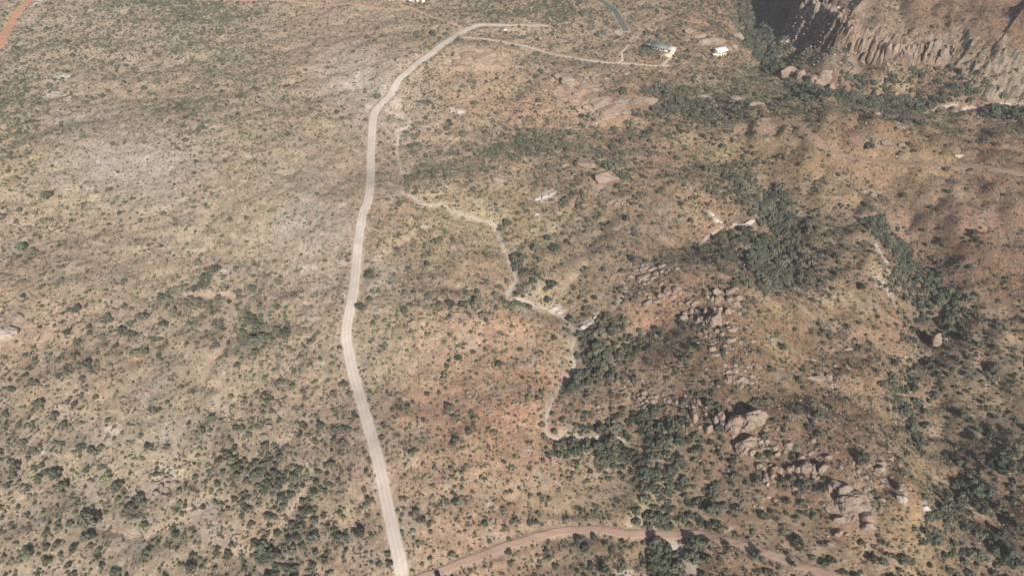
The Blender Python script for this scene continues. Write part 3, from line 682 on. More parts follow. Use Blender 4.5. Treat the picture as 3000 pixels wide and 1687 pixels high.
boulders(1560, 180, 6.44, [(800, 730, 220, 110), (1060, 820, 230, 150), (1280, 780, 330, 190, .2, 'pD'), (1640, 790, 420, 120, .35, 'gD'), (2050, 750, 480, 130, .05, 'pD'), (1500, 920, 560, 150, .35, 'pD'), (1220, 975, 190, 80, .5, 'g'), (1130, 720, 150, 60, .8, 'g'), (900, 840, 120, 60), (1750, 950, 220, 80, .4)], 'the long slanting slab with dark clefts', 'p', .45)
boulders(1560, 180, 6.44, [(1780, 230, 120, 80), (1490, 250, 110, 60, .6), (1400, 320, 120, 50), (250, 540, 110, 60), (620, 690, 200, 90)], 'the scrub below the driveway', 'p', .5)
boulders(2000, 0, 2.576, [(170, 315, 100, 60), (215, 312, 90, 70, None, 'pD'), (275, 310, 90, 50), (50, 230, 100, 50), (110, 270, 100, 50), (30, 300, 60, 40), (340, 370, 80, 30), (390, 350, 60, 30), (410, 270, 110, 40)], 'the pink ledges behind the white house', 'p', .6)
boulders(2000, 0, 2.576, [(790, 555, 100, 40), (890, 570, 90, 40), (960, 600, 60, 90), (1080, 588, 120, 60, None, 'pD'), (1010, 640, 60, 50), (1120, 670, 60, 40), (1000, 600, 60, 50), (840, 560, 50, 30)], 'the canyon narrows', 'p', .9)
boulders(2000, 0, 2.576, [(1910, 335, 0 + 50, 60)], 'the mesa crags', 'g')
boulders(2000, 0, 2.576, [(1540, 1070, 90, 45), (1470, 855, 60, 30), (2090, 1175, 60, 24, None, 'w'), (1650, 1080, 60, 30), (1230, 840, 70, 20), (560, 780, 110, 24), (400, 745, 110, 24), (160, 730, 90, 24)], 'the scrubby bench beyond the track', 'g', .5)
boulders(1000, 562, 2.576, [(540, 985, 75, 50), (605, 965, 60, 30, None, 'g'), (1050, 545, 34, 26), (850, 420, 60, 36), (800, 890, 34, 20), (880, 925, 60, 26), (930, 920, 40, 22)], 'the thicket of the central hollow', 'p', .7)
boulders(1000, 0, 2.576, [(1180, 1350, 110, 90), (1140, 1390, 50, 60), (1830, 1230, 150, 70), (1900, 1240, 60, 50), (1990, 1340, 190, 36), (900, 845, 60, 30, None, 'w'), (1690, 1240, 90, 60)], 'the pink knob inside the scrub slope', 'p', .6)
boulders(0, 1124, 2.576, [(1235, 690, 40, 40), (1260, 720, 60, 40), (1200, 740, 50, 40), (1220, 780, 50, 50), (1180, 820, 60, 40), (1270, 750, 40, 40), (1230, 840, 40, 30), (1160, 845, 36, 30), (1290, 700, 36, 30)], 'the little grey knob among the oaks', 'g', .8)
boulders(0, 1124, 2.576, [(2032, 320, 50, 36), (2000, 388, 66, 50), (1350, 120, 0 + 20, 16), (1680, 230, 30, 30), (1690, 260, 30, 24), (1120, 200, 26, 18)], 'the scattered boulders of the brushy flat', 'g', .8)
boulders(1000, 1124, 2.576, [(1300, 150, 30, 24), (1330, 140, 34, 26), (1360, 152, 34, 24), (1390, 165, 30, 20), (1310, 128, 26, 20)], 'the pale stones beside the red clearing', 'g', .8)
boulders(1000, 1124, 2.576, [(2290, 60, 50, 40), (2280, 100, 40, 30), (2350, 130, 60, 36), (2330, 100, 40, 30), (1940, 170, 36, 30), (1940, 210, 40, 26), (2130, 60, 40, 26), (2440, 360, 30, 50), (2380, 90, 40, 26)], 'the stony slope above the oak grove', 'g', .8)
boulders(2000, 562, 2.576, [(1905, 1130, 80, 70), (1950, 1120, 50, 40)], 'the lone crag over the ravine', 'p', 1.2)
boulders(2000, 562, 2.576, [(220, 165, 50, 40, -.7, 'w'), (245, 195, 70, 50, -.7, 'w'), (275, 215, 50, 40, -.7, 'w'), (200, 150, 34, 30, -.7, 'w'), (400, 248, 80, 26, .2, 'w'), (450, 252, 70, 24, 0, 'w'), (510, 225, 80, 22, .4, 'w'), (370, 260, 40, 16, .2, 'w')], 'the white scar on the oak slope', 'w', .5)
boulders(1000, 562, 2.576, [(1490, 45, 70, 40, .4, 'w'), (1540, 25, 70, 40, .4, 'w'), (1590, 8, 60, 30, .4, 'w'), (1480, 165, 50, 20, .3, 'w'), (1600, 878, 70, 24, .4, 'w'), (1645, 905, 50, 24, .2, 'w'), (1830, 1010, 80, 34, .5, 'w'), (1870, 990, 60, 26, .5, 'w'), (1915, 940, 34, 50, 0, 'w'), (1745, 945, 50, 24, .5, 'w')], 'the white outcrops along the sandy wash', 'w', .5)
boulders(2000, 562, 2.576, [(640, 980 - 0, 10, 10), (1250, 1180 - 0, 60, 40), (1130, 1180, 50, 36), (1010, 1400, 110, 60, 0, 'p'), (960, 1390, 70, 50), (1100, 1380, 60, 60), (400, 1340, 60, 50), (350, 1400, 60, 60), (450, 1400, 70, 50), (230, 1180, 60, 40), (250, 1220, 70, 40), (520, 1380, 60, 40), (1240, 1310, 40, 40)], 'the pink slabs on the bald ridge', 'p', .6)
# crags and columns of the mesa rim
def columns(ox, oy, zf, lst, cluster, kind='p'):
    for x, yb, yt, wd in lst:
        px, py = ox + x / zf, oy + yb / zf
        X = march(px, py); t = math.hypot(X[0], X[1], CAM_Z - X[2]); sc = FPX / t * zf
        cs = math.hypot(X[0], X[1]) / t
        h = (yb - yt) / sc / cs; rx = wd / sc / 2
        ROCKS.append([X[0], X[1] + rx * .6, X[2] + h * .38, rx, rx * 1.15, h * .62, kind, None, cluster])
columns(2200, 0, 5.152, [(1490, 815, 640, 60), (1570, 810, 600, 70), (1650, 805, 610, 80), (1740, 800, 600, 90), (1830, 790, 600, 80), (1690, 980, 790, 90), (1780, 990, 780, 90), (1860, 985, 770, 80), (1930, 1000, 760, 80), (2030, 920, 680, 150), (2150, 880, 690, 150), (2270, 850, 710, 110), (2400, 880, 740, 110), (2330, 850, 720, 60), (1960, 800, 650, 90)], 'the fluted pink cliff', 'p')
columns(2200, 0, 5.152, [(780, 210, 60, 110), (860, 120, -60, 120), (900, 260, 110, 100), (980, 200, 40, 110), (1030, 300, 140, 110), (1120, 250, 80, 110), (1230, 260, 130, 100), (1330, 330, 200, 100), (850, 190, 115, 50), (810, 250, 180, 60), (940, 300, 200, 60), (990, 360, 240, 60), (1070, 230, 90, 60), (1130, 210, 90, 60), (1190, 190, 110, 60), (1010, 140, 60, 50), (950, 60, 10, 70), (1000, 30, -20, 70), (1280, 260, 190, 80), (1340, 300, 220, 60), (1400, 370, 270, 60), (1440, 590, 430, 50), (1500, 500, 420, 60), (1540, 470, 380, 50), (1460, 420, 330, 60), (900, 380, 320, 50), (560, 420, 370, 40), (760, 300, 240, 60), (1100, 330, 250, 60), (700, 290, 230, 50)], 'the dark crags of the mesa rim', 'g')
columns(2600, 100, 6.44, [(600, 320, 180, 70), (730, 400, 150, 70), (790, 330, 170, 60), (690, 520, 380, 80), (330, 420, 290, 130), (260, 480, 330, 80), (500, 460, 320, 90), (1030, 490, 330, 120), (1100, 400, 270, 80), (1200, 370, 250, 80), (940, 560, 440, 70), (1400, 800, 640, 110), (1230, 420, 300, 60)], 'the grey buttresses past the pink cliff', 'g')
clus = {}
for rr in ROCKS: clus.setdefault(rr[8], []).append(rr)
ORD = ['', 'second ', 'third ', 'fourth ', 'fifth ', 'sixth ', 'seventh ', 'eighth ', 'ninth ', 'tenth ', 'eleventh ', 'twelfth ', 'thirteenth ', 'fourteenth ', 'fifteenth ', 'sixteenth ', 'seventeenth ', 'eighteenth ', 'nineteenth ', 'twentieth ', 'twenty-first ', 'twenty-second ', 'twenty-third ', 'twenty-fourth ', 'twenty-fifth ', 'twenty-sixth ', 'twenty-seventh ', 'twenty-eighth ', 'twenty-ninth ', 'thirtieth ', 'thirty-first ', 'thirty-second ', 'thirty-third ']
hue = {'p': 'pinkish', 'w': 'whitish', 'g': 'grey'}
nrock = 0
for cl_name, L in clus.items():
    L.sort(key=lambda r: -r[3] * r[4] * r[5])
    tall = cl_name in ('the fluted pink cliff', 'the dark crags of the mesa rim', 'the grey buttresses past the pink cliff')
    for k, (x, y, z, rx, ry, rz, kd, rot, _) in enumerate(L):
        base = kd[0]; dome = kd.endswith('D')
        me = ROCK[kd][nrock % 3] if dome else ROCK[base][nrock % 6]
        nrock += 1
        nm = 'rock_column' if tall else ('rock_outcrop' if dome else 'boulder')
        what = 'rock column' if tall else ('rock outcrop' if dome else 'boulder')
        o = obj(nm, me, loc=(x, y, z + (0 if tall else rz * .12)), scale=(rx, ry, rz), label='%s %s, %slargest of those at %s' % (hue[base], what, ORD[k], cl_name), category=what if not tall else 'rock', group='rocks of ' + cl_name)
        o.rotation_euler = (0 if tall else random.uniform(-.15, .15), 0 if not tall else random.uniform(-.1, .15), (random.uniform(0, 6.28) if not dome and rot is None and abs(rx - ry) < .3 * rx else (rot or random.uniform(-.3, .3))))

# ------------------------------------------------------------------ plant shapes
def lobes_surface(rs, lobes, n, leaf, up=.25, elong=1.0):
    """leaf cards spread over and just inside a crown of overlapping lobes"""
    C = np.array([l[:3] for l in lobes]); Rr = np.array([l[3] for l in lobes])
    w = Rr ** 2; pick = rs.choice(len(lobes), n * 3, p=w / w.sum())
    d = rs.normal(size=(n * 3, 3)); d /= np.linalg.norm(d, axis=1)[:, None]
    d[:, 2] = np.where(d[:, 2] < -.3, -d[:, 2], d[:, 2])
    p = C[pick] + d * (Rr[pick] * rs.uniform(.78, 1.08, n * 3))[:, None]
    dist = np.linalg.norm(p[:, None] - C[None], axis=2) / Rr[None]
    dist[np.arange(len(p)), pick] = 9
    keep = np.nonzero((dist.min(1) > .8) & (p[:, 2] > .12))[0][:n]
    p = p[keep]; nn = d[keep] + rs.normal(size=(len(keep), 3)) * .45; nn[:, 2] += up; nn /= np.linalg.norm(nn, axis=1)[:, None]
    a = np.cross(nn, rs.normal(size=nn.shape)); a /= np.linalg.norm(a, axis=1)[:, None]; b = np.cross(nn, a)
    s = leaf * rs.uniform(.6, 1.3, len(p))[:, None]
    V = np.stack([p - a * s, p - b * s * elong * .6, p + a * s, p + b * s * elong * .6], 1).reshape(-1, 3)
    F = np.arange(len(V)).reshape(-1, 4)
    return V, F
def crown(seed, nl, leaf, n, flat=.75, spread=.55, lr=(.38, .58), core=True, elong=1.0):
    rs = np.random.default_rng(seed); lobes = []
    for k in range(nl):
        a = k / nl * 6.283 + rs.uniform(-.6, .6); r = spread * rs.uniform(.6, 1.1) if k else 0
        lr_ = rs.uniform(*lr) * (1.15 if k == 0 else 1)
        lobes.append((math.cos(a) * r, math.sin(a) * r, flat * rs.uniform(.45, .85) if k else flat * .9, lr_))
    V, F = lobes_surface(rs, lobes, n, leaf, elong=elong)
    Vs = [V]; Fs = [F]; off = len(V); T_ = []
    if core:
        for l_ in lobes:
            v, f = ICO[1]
            q = v * (1 + .22 * noise3(v * 2.2 + seed, seed))[:, None] * l_[3] * .68 * np.array([1, 1, .85]) + np.array(l_[:3])
            Vs.append(q); T_.append(f + off); off += len(q)
    return np.vstack(Vs), [F] + ([np.vstack(T_)] if T_ else [])
def crown_mesh(name, m, **k):
    V, F = crown(**k); return mesh_np(name, V, F, [m])
OAK = [crown_mesh('oak_crown', M_oak, seed=100 + i, nl=9, leaf=.14, n=360, flat=.85, spread=.72, lr=(.24, .42)) for i in range(6)]
MESQ = [crown_mesh('mesquite_crown', M_mesq, seed=200 + i, nl=7, leaf=.13, n=230, flat=.68, spread=.7, lr=(.2, .36), core=(i % 3 == 0)) for i in range(6)]
JUN = [crown_mesh('juniper_bush', M_jun, seed=300 + i, nl=5, leaf=.15, n=230, flat=.8, spread=.5, lr=(.32, .52)) for i in range(4)]
def twig_mesh(name, m, seed, n=70, wd=.03, h=.9):
    rs = np.random.default_rng(seed); V = []
    for k in range(n):
        a = rs.uniform(0, 6.283); r = rs.uniform(.35, 1.0); top = np.array([math.cos(a) * r, math.sin(a) * r, h * rs.uniform(.5, 1)])
        base = top * .25 * rs.uniform(.2, 1.2); base[2] = rs.uniform(0, .3)
        s = np.cross(top - base, rs.normal(size=3)); s = s / np.linalg.norm(s) * wd
        V += [base - s, base + s, top + s * .5, top - s * .5]
        for q in range(2):
            t0 = base + (top - base) * rs.uniform(.4, .8); t1 = t0 + rs.normal(size=3) * .28; t1[2] = abs(t1[2])
            s2 = np.cross(t1 - t0, rs.normal(size=3)); s2 = s2 / np.linalg.norm(s2) * wd * .9
            V += [t0 - s2, t0 + s2, t1 + s2 * .4, t1 - s2 * .4]
    V = np.array(V); return mesh_np(name, V, np.arange(len(V)).reshape(-1, 4), [m])
BARE = [twig_mesh('leafless_shrub', M_bare, 400 + i) for i in range(3)]
def tuft_mesh(name, m, seed, n=14):
    rs = np.random.default_rng(seed); V = []
    for k in range(n):
        a = rs.uniform(0, 6.283); r = rs.uniform(.5, 1.0); top = np.array([math.cos(a) * r, math.sin(a) * r, rs.uniform(.5, 1.0)]); s = np.array([-math.sin(a), math.cos(a), 0]) * .22
        b = np.array([math.cos(a), math.sin(a), 0]) * .15
        V += [b - s * .6, b + s * .6, top]
    V = np.array(V); return mesh_np(name, V, np.arange(len(V)).reshape(-1, 3), [m])
def cactus_mesh(name, m, seed):
    rs = np.random.default_rng(seed); V = []; F = []; off = 0
    v0, f0 = ICO[1]
    for k in range(16):
        a = rs.uniform(0, 6.283); r = rs.uniform(.1, .75); z = rs.uniform(.2, .8) * (1.1 - r * .6)
        v = v0 * np.array([.26, .07, .32]); c, s = math.cos(a + rs.uniform(-1, 1)), math.sin(a)
        an = rs.uniform(0, 6.283); v = np.stack([v[:, 0] * math.cos(an) - v[:, 1] * math.sin(an), v[:, 0] * math.sin(an) + v[:, 1] * math.cos(an), v[:, 2]], 1)
        V.append(v + np.array([math.cos(a) * r, math.sin(a) * r, z])); F.append(f0 + off); off += len(v0)
    return mesh_np(name, np.vstack(V), np.vstack(F), [m])
CACT = [cactus_mesh('prickly_pear', M_cact, 500 + i) for i in range(3)]
BRUSH = [crown_mesh('low_brush', M_brush, seed=600 + i, nl=3, leaf=.3, n=34, flat=.6, spread=.4, lr=(.4, .6), core=False) for i in range(3)]
TUFT = [tuft_mesh('grass_tuft', M_straw, 700 + i) for i in range(2)]
def stone_small(seed, m):
    V, F = ICO[1]; rs = np.random.default_rng(seed)
    V = V * (1 + .3 * noise3(V * 1.7 + seed, seed))[:, None] * np.array([1, .8, .65]); return mesh_np('stone', V, F, [m])
STONE = [stone_small(800 + i, M_rock if i % 2 else M_grey) for i in range(4)]; STONEW = [stone_small(820 + i, M_pale) for i in range(2)]
def trunk_mesh(seed, nb=4):
    rs = np.random.default_rng(seed); V = []; F = []
    def limb(p0, p1, r0, r1, n=6):
        p0, p1 = np.array(p0, float), np.array(p1, float); ax = (p1 - p0) / np.linalg.norm(p1 - p0)
        u = np.cross(ax, [.3, .9, .1]); u /= np.linalg.norm(u); w = np.cross(ax, u); o = len(V)
        md = (p0 + p1) / 2 + rs.normal(size=3) * .03
        for p, r in ((p0, r0), (md, (r0 + r1) / 2), (p1, r1)):
            for k in range(n):
                a = k / n * 6.283; V.append(p + r * (u * math.cos(a) + w * math.sin(a)))
        for s in (0, 1):
            for k in range(n): F.append((o + s * n + k, o + s * n + (k + 1) % n, o + (s + 1) * n + (k + 1) % n, o + (s + 1) * n + k))
    limb((0, 0, -.15), (.03, .02, .45), .085, .06)
    for k in range(nb):
        a = k / nb * 6.283 + rs.uniform(-.4, .4); limb((.03, .02, rs.uniform(.25, .42)), (math.cos(a) * .5, math.sin(a) * .5, rs.uniform(.6, .85)), .045, .015)
    return mesh_np('trunk', np.array(V), np.array(F), [M_bark])
TRUNK = [trunk_mesh(i) for i in range(3)]

# ------------------------------------------------------------------ where the plants grow
cell = 3.0
gx2 = np.arange(X0 + 15, X1 - 15, cell); gy2 = np.arange(Y0 + 4, Y1 - 10, cell)
AX, AY = [q.ravel() for q in np.meshgrid(gx2, gy2)]
px_, py_, dp_ = proj(AX, AY, zat(AX, AY))
vis = (px_ > -260) & (px_ < PW + 260) & (py_ > -150) & (py_ < PH + 170)
AX, AY = AX[vis], AY[vis]
def at(grid, x, y):
    return grid[np.clip(((y - Y0) / DX).round().astype(int), 0, NY - 1), np.clip(((x - X0) / DX).round().astype(int), 0, NX - 1)]
COVER = np.array([0, .03, .065, .115, .17, .25, .35, .47, .63, .80])
def density(x, y):
    jx, jy = fbm(x / 14, y / 14, 2, 131) * 9, fbm(x / 14, y / 14, 2, 132) * 9
    xx, yy = x + jx, y + jy
    px, py, _ = proj(xx, yy, zat(xx, yy))
    return bil(VEG, px, py), px, py
def scatter(lam):
    n = RNG.poisson(lam * cell * cell)
    k = np.repeat(np.arange(len(AX)), n)
    return AX[k] + RNG.uniform(-.5, .5, len(k)) * cell, AY[k] + RNG.uniform(-.5, .5, len(k)) * cell, k
THICK = [([(2345, 272), (2420, 272), (2480, 287), (2560, 302), (2640, 307), (2720, 302), (2790, 292), (2850, 268)], 20, 9), ([(2190, -20), (2200, 60), (2225, 110), (2240, 160), (2262, 195)], 26, 9), ([(2225, 20), (2300, 35), (2360, 20)], 18, 8),
         ([(2890, 325), (3010, 345)], 24, 8), ([(2255, 590), (2290, 640), (2310, 700), (2300, 760), (2255, 830)], 32, 9), ([(2330, 640), (2350, 720)], 18, 7), ([(2200, 780), (2260, 830)], 20, 7), ([(2540, 640), (2600, 700), (2650, 760), (2690, 800), (2720, 840)], 24, 9), ([(2765, 870), (2775, 950)], 26, 9), ([(2660, 985), (2730, 1000)], 18, 8),
         ([(2650, 1150), (2670, 1250), (2690, 1300)], 24, 8), ([(2860, 1430), (2780, 1490), (2735, 1555)], 38, 9), ([(2820, 1250), (2900, 1300), (2960, 1400)], 26, 6), ([(1718, 985), (1742, 1060), (1720, 1115), (1690, 1120)], 26, 9), ([(1560, 895), (1640, 905)], 12, 7),
         ([(1640, 1262), (1720, 1258), (1790, 1268)], 13, 8), ([(1650, 1325), (1750, 1318), (1830, 1340), (1885, 1360), (1900, 1420), (1930, 1470), (1940, 1525)], 36, 9), ([(1965, 1380), (1995, 1450)], 30, 8), ([(1920, 1600), (1935, 1640), (1955, 1700)], 36, 9), ([(2010, 1620), (2040, 1687)], 26, 9),
         ([(1430, 452), (1500, 420), (1560, 396), (1630, 378)], 12, 7), ([(1700, 352), (1800, 350), (1900, 330), (1990, 300)], 11, 7), ([(1890, 265), (1965, 275)], 11, 9), ([(2000, 305), (2150, 292)], 13, 7), ([(1740, 470), (1800, 500), (1850, 530)], 14, 7),
         ([(540, 850), (580, 845), (620, 790), (645, 810)], 15, 8), ([(270, 955), (350, 975), (450, 987)], 9, 8), ([(650, 1335), (700, 1352), (790, 1362)], 22, 8), ([(790, 1400), (850, 1440)], 34, 8), ([(775, 1630), (800, 1687)], 24, 8), ([(50, 1395), (110, 1372), (165, 1400)], 18, 8), ([(390, 1490), (430, 1460)], 14, 8),
         ([(1252, 869), (1310, 884), (1427, 869), (1485, 873)], 9, 7), ([(1505, 750), (1524, 790)], 12, 8), ([(1466, 640), (1475, 665)], 12, 8), ([(1652, 600), (1682, 570)], 18, 7), ([(2100, 1300), (2160, 1330), (2200, 1400)], 28, 7), ([(2050, 1400), (2100, 1500), (2300, 1560)], 30, 7), ([(2020, 1500), (2080, 1540)], 30, 8), ([(2080, 560), (2200, 590)], 22, 7)]
def thick(px, py):
    out = np.zeros(np.shape(px))
    for P, hw, lv in THICK:
        P = np.array(P, float); best = np.full(out.shape, 1e9)
        for a, b in zip(P[:-1], P[1:]):
            ab = b - a; t = np.clip(((px - a[0]) * ab[0] + (py - a[1]) * ab[1]) / (ab @ ab), 0, 1)
            best = np.minimum(best, np.hypot(px - a[0] - t * ab[0], (py - a[1] - t * ab[1]) * 1.25))
        out = np.maximum(out, lv * (1 - sstep(hw * .8, hw * 1.35, best)))
    return out
d_, dpx, dpy = density(AX, AY)
_jx, _jy = fbm(AX / 10, AY / 10, 2, 231) * 4, fbm(AX / 10, AY / 10, 2, 232) * 4
_tx, _ty, _ = proj(AX + _jx, AY + _jy, zat(AX + _jx, AY + _jy))
th_ = thick(_tx, _ty); cl_fix = sstep(5, 9, th_)
d_ = np.maximum(d_, th_)
cov = np.interp(d_, np.arange(10), COVER)
cl1 = fbm(AX / 9, AY / 9, 3, 141)
cov = cov * (.78 + .22 * np.maximum(sstep(950, 1300, dpx), 1 - sstep(900, 1150, dpy))) * (1 + .7 * (1 - sstep(300, 750, dpy)) * (1 - cl_fix))
cov = cov * (1 - .3 * sstep(2350, 2600, dpx) * sstep(850, 1050, dpy))
lam_all = -np.log(1 - np.clip(cov, 0, .93)) * (np.clip(np.exp(cl1 * 2.0) * .85, .1, 3) * (1 - cl_fix) + cl_fix)
oakf = sstep(4.8, 8.5, d_) * .6 + .16 + .15 * sstep(1500, 2100, dpx)
oakf = np.clip(oakf, 0, .92)
left = 1 - sstep(900, 1500, dpx)
junf = (1 - oakf) * (.18 + .2 * left); bareF = (1 - oakf) * .22; mesf = 1 - oakf - junf - bareF
POP = {}
def place(kind, frac, mean_r, sd):
    A = math.pi * mean_r ** 2
    x, y, k = scatter(lam_all * frac / A)
    r = mean_r * np.exp(RNG.normal(0, sd, len(x)))
    big = 1 + .25 * sstep(5, 8.5, d_[k]) * (kind == 'oak')
    r = np.clip(r * big, .38, 3.4)
    ok = (at(RDST, x, y) > r * .6) & (at(WD, x, y) > r * .35) & ~at(ROCKM, x, y) & (at(slope, x, y) < 1.5)
    POP[kind] = [x[ok], y[ok], r[ok]]
place('oak', oakf, 1.1, .32); place('mesq', mesf, .84, .32); place('jun', junf, .74, .3); place('bare', bareF, .85, .32)
# prickly pear on the open slopes near the cross road
cpx = (dpx > 1050) & (dpx < 1960) & (dpy > 820)
x, y, k = scatter(np.where(cpx, .012, .0012) * np.clip(np.exp(fbm(AX / 12, AY / 12, 2, 151) * 3), .1, 4))
ok = (at(RDST, x, y) > 1) & (at(WD, x, y) > .5) & ~at(ROCKM, x, y)
POP['cact'] = [x[ok], y[ok], RNG.uniform(.5, 1.15, ok.sum())]
# single plants that stand out in the photograph: tile, x, y, radius (enlarged px), kind
STAND = [(0, 2, 660, 1050, 62, 'oak'), (0, 2, 770, 635, 24, 'oak'), (0, 2, 810, 710, 42, 'jun'), (0, 2, 1160, 740, 18, 'jun'), (0, 2, 655, 655, 26, 'jun'), (0, 2, 1265, 480, 28, 'mesq'), (0, 2, 1115, 478, 26, 'oak'), (0, 2, 1265, 137, 18, 'jun'), (0, 2, 1600, 262, 32, 'jun'), (0, 2, 1520, 370, 34, 'oak'),
         (0, 2, 1840, 150, 30, 'mesq'), (0, 2, 1325, 1140, 30, 'jun'), (0, 2, 1450, 1300, 22, 'oak'), (0, 2, 1640, 1270, 34, 'mesq'), (0, 2, 1985, 1240, 50, 'oak'), (0, 2, 2070, 1300, 55, 'oak'), (0, 2, 1720, 1300, 34, 'oak'), (0, 2, 980, 970, 50, 'oak'), (0, 2, 1060, 885, 46, 'oak'), (0, 2, 890, 780, 40, 'oak'), (0, 2, 480, 790, 38, 'oak'), (0, 2, 430, 690, 44, 'oak'), (0, 2, 210, 1300, 40, 'jun'), (0, 2, 360, 1340, 36, 'jun'), (0, 2, 1360, 900, 24, 'jun'), (0, 2, 1350, 815, 28, 'jun'), (0, 2, 610, 490, 30, 'oak'), (0, 2, 690, 510, 28, 'oak'), (0, 2, 765, 480, 28, 'jun'),
         (0, 1, 1090, 950, 34, 'oak'), (0, 1, 1240, 1005, 30, 'oak'), (0, 1, 810, 945, 28, 'oak'), (0, 1, 580, 890, 32, 'oak'), (0, 1, 1730, 215, 24, 'oak'), (0, 1, 2160, 1070, 42, 'oak'), (0, 1, 180, 425, 40, 'jun'), (0, 1, 1640, 590, 34, 'oak'), (0, 1, 1360, 740, 34, 'jun'), (0, 1, 1020, 1215, 32, 'jun'), (0, 1, 1095, 1220, 32, 'jun'), (0, 1, 1280, 815, 28, 'oak'), (0, 1, 2100, 875, 26, 'oak'), (0, 1, 2225, 790, 28, 'oak'), (0, 1, 2000, 1410, 30, 'jun'), (0, 1, 1825, 1265, 24, 'jun'), (0, 1, 2240, 605, 22, 'oak'),
         (1, 1, 215, 640, 42, 'oak'), (1, 1, 145, 880, 38, 'oak'), (1, 1, 630, 492, 30, 'jun'), (1, 1, 595, 670, 26, 'jun'), (1, 1, 1090, 475, 26, 'jun'), (1, 1, 1560, 350, 26, 'oak'), (1, 1, 2040, 245, 28, 'oak'), (1, 1, 650, 1078, 26, 'jun'), (1, 1, 1460, 435, 36, 'oak'), (1, 1, 1560, 820, 32, 'oak'), (1, 1, 2010, 940, 34, 'oak'), (1, 1, 1740, 970, 30, 'oak'), (1, 1, 475, 905, 30, 'oak'), (1, 1, 780, 290, 20, 'jun'), (1, 1, 720, 385, 34, 'oak'),
         (1, 0, 275, 735, 34, 'jun'), (1, 0, 885, 300, 30, 'mesq'), (1, 0, 1005, 780, 24, 'jun'), (1, 0, 500, 245, 16, 'jun'), (1, 0, 2025, 505, 20, 'jun'), (1, 0, 2395, 675, 40, 'oak'), (1, 0, 2450, 690, 44, 'oak'), (1, 0, 930, 1020, 34, 'oak'), (1, 0, 800, 970, 30, 'oak'), (1, 0, 2100, 1070, 22, 'oak'), (1, 0, 690, 260, 26, 'oak'),
         (1, 2, 500, 175, 26, 'oak'), (1, 2, 965, 365, 30, 'oak'), (1, 2, 1110, 345, 26, 'mesq'), (1, 2, 850, 460, 26, 'oak'), (1, 2, 835, 1285, 30, 'jun'), (1, 2, 1430, 1050, 28, 'oak'), (1, 2, 1475, 1045, 20, 'oak'), (1, 2, 1240, 1090, 34, 'mesq'), (1, 2, 215, 885, 34, 'oak'), (1, 2, 580, 1195, 20, 'jun'), (1, 2, 670, 1320, 24, 'jun'), (1, 2, 610, 1365, 20, 'jun'), (1, 2, 350, 1285, 24, 'oak'), (1, 2, 365, 1355, 30, 'oak'), (1, 2, 1800, 1190, 30, 'oak'), (1, 2, 1840, 1240, 32, 'oak'), (1, 2, 1915, 1165, 26, 'oak'), (1, 2, 2000, 1215, 28, 'jun'), (1, 2, 2030, 720, 32, 'mesq'), (1, 2, 1570, 870, 30, 'mesq'), (1, 2, 1820, 970, 34, 'mesq'), (1, 2, 2230, 1045, 36, 'oak'),
         (1, 2, 2030, 450, 60, 'oak'), (1, 2, 1850, 480, 50, 'oak'), (1, 2, 1940, 470, 44, 'oak'), (1, 2, 2360, 1200, 60, 'oak'), (1, 2, 2440, 1260, 60, 'oak'), (1, 2, 2290, 880, 44, 'oak'), (1, 2, 2330, 1000, 50, 'oak'), (1, 2, 1980, 1400, 44, 'oak'),
         (2, 2, 858, 485, 26, 'jun'), (2, 2, 850, 1180, 44, 'oak'), (2, 2, 900, 1240, 50, 'oak'), (2, 2, 360, 1240, 40, 'mesq'), (2, 2, 190, 1200, 44, 'mesq'), (2, 2, 560, 1290, 40, 'oak'), (2, 2, 830, 1360, 24, 'oak'), (2, 2, 2200, 800, 60, 'oak'), (2, 2, 2080, 770, 50, 'oak'), (2, 2, 2290, 810, 50, 'oak'), (2, 2, 1720, 330, 46, 'oak'), (2, 2, 430, 835, 34, 'mesq'), (2, 2, 230, 950, 60, 'oak'), (2, 2, 60, 1300, 60, 'oak'), (2, 2, 180, 1330, 44, 'oak'),
         (2, 0, 930, 690, 55, 'oak'), (2, 0, 1000, 700, 50, 'oak'), (2, 0, 2210, 700, 30, 'oak'), (2, 0, 2400, 730, 30, 'oak'), (2, 0, 445, 160, 30, 'jun'), (2, 0, 1585, 790, 30, 'oak'), (2, 0, 1200, 710, 22, 'jun'), (2, 1, 735, 480, 30, 'oak'), (2, 1, 1470, 945, 20, 'oak')]
ADD = {k: [[], [], []] for k in POP}
for c, r_, x, y, rad, kd in STAND:
    px, py = T(c, r_, [(x, y + rad * .3)])[0]; X = march(px, py); t = math.hypot(X[0], X[1], CAM_Z - X[2])
    rr = rad / (FPX / t * ZT)
    for kk in POP:
        dd = np.hypot(POP[kk][0] - X[0], POP[kk][1] - X[1]) > rr * .8 + POP[kk][2] * .4
        POP[kk] = [q[dd] for q in POP[kk]]
    for q, v in zip(ADD[kd], (X[0], X[1], rr)): q.append(v)
for kk in POP: POP[kk] = [np.concatenate([a, b]) for a, b in zip(POP[kk], ADD[kk])]
for kk in POP: print(kk, len(POP[kk][0]))

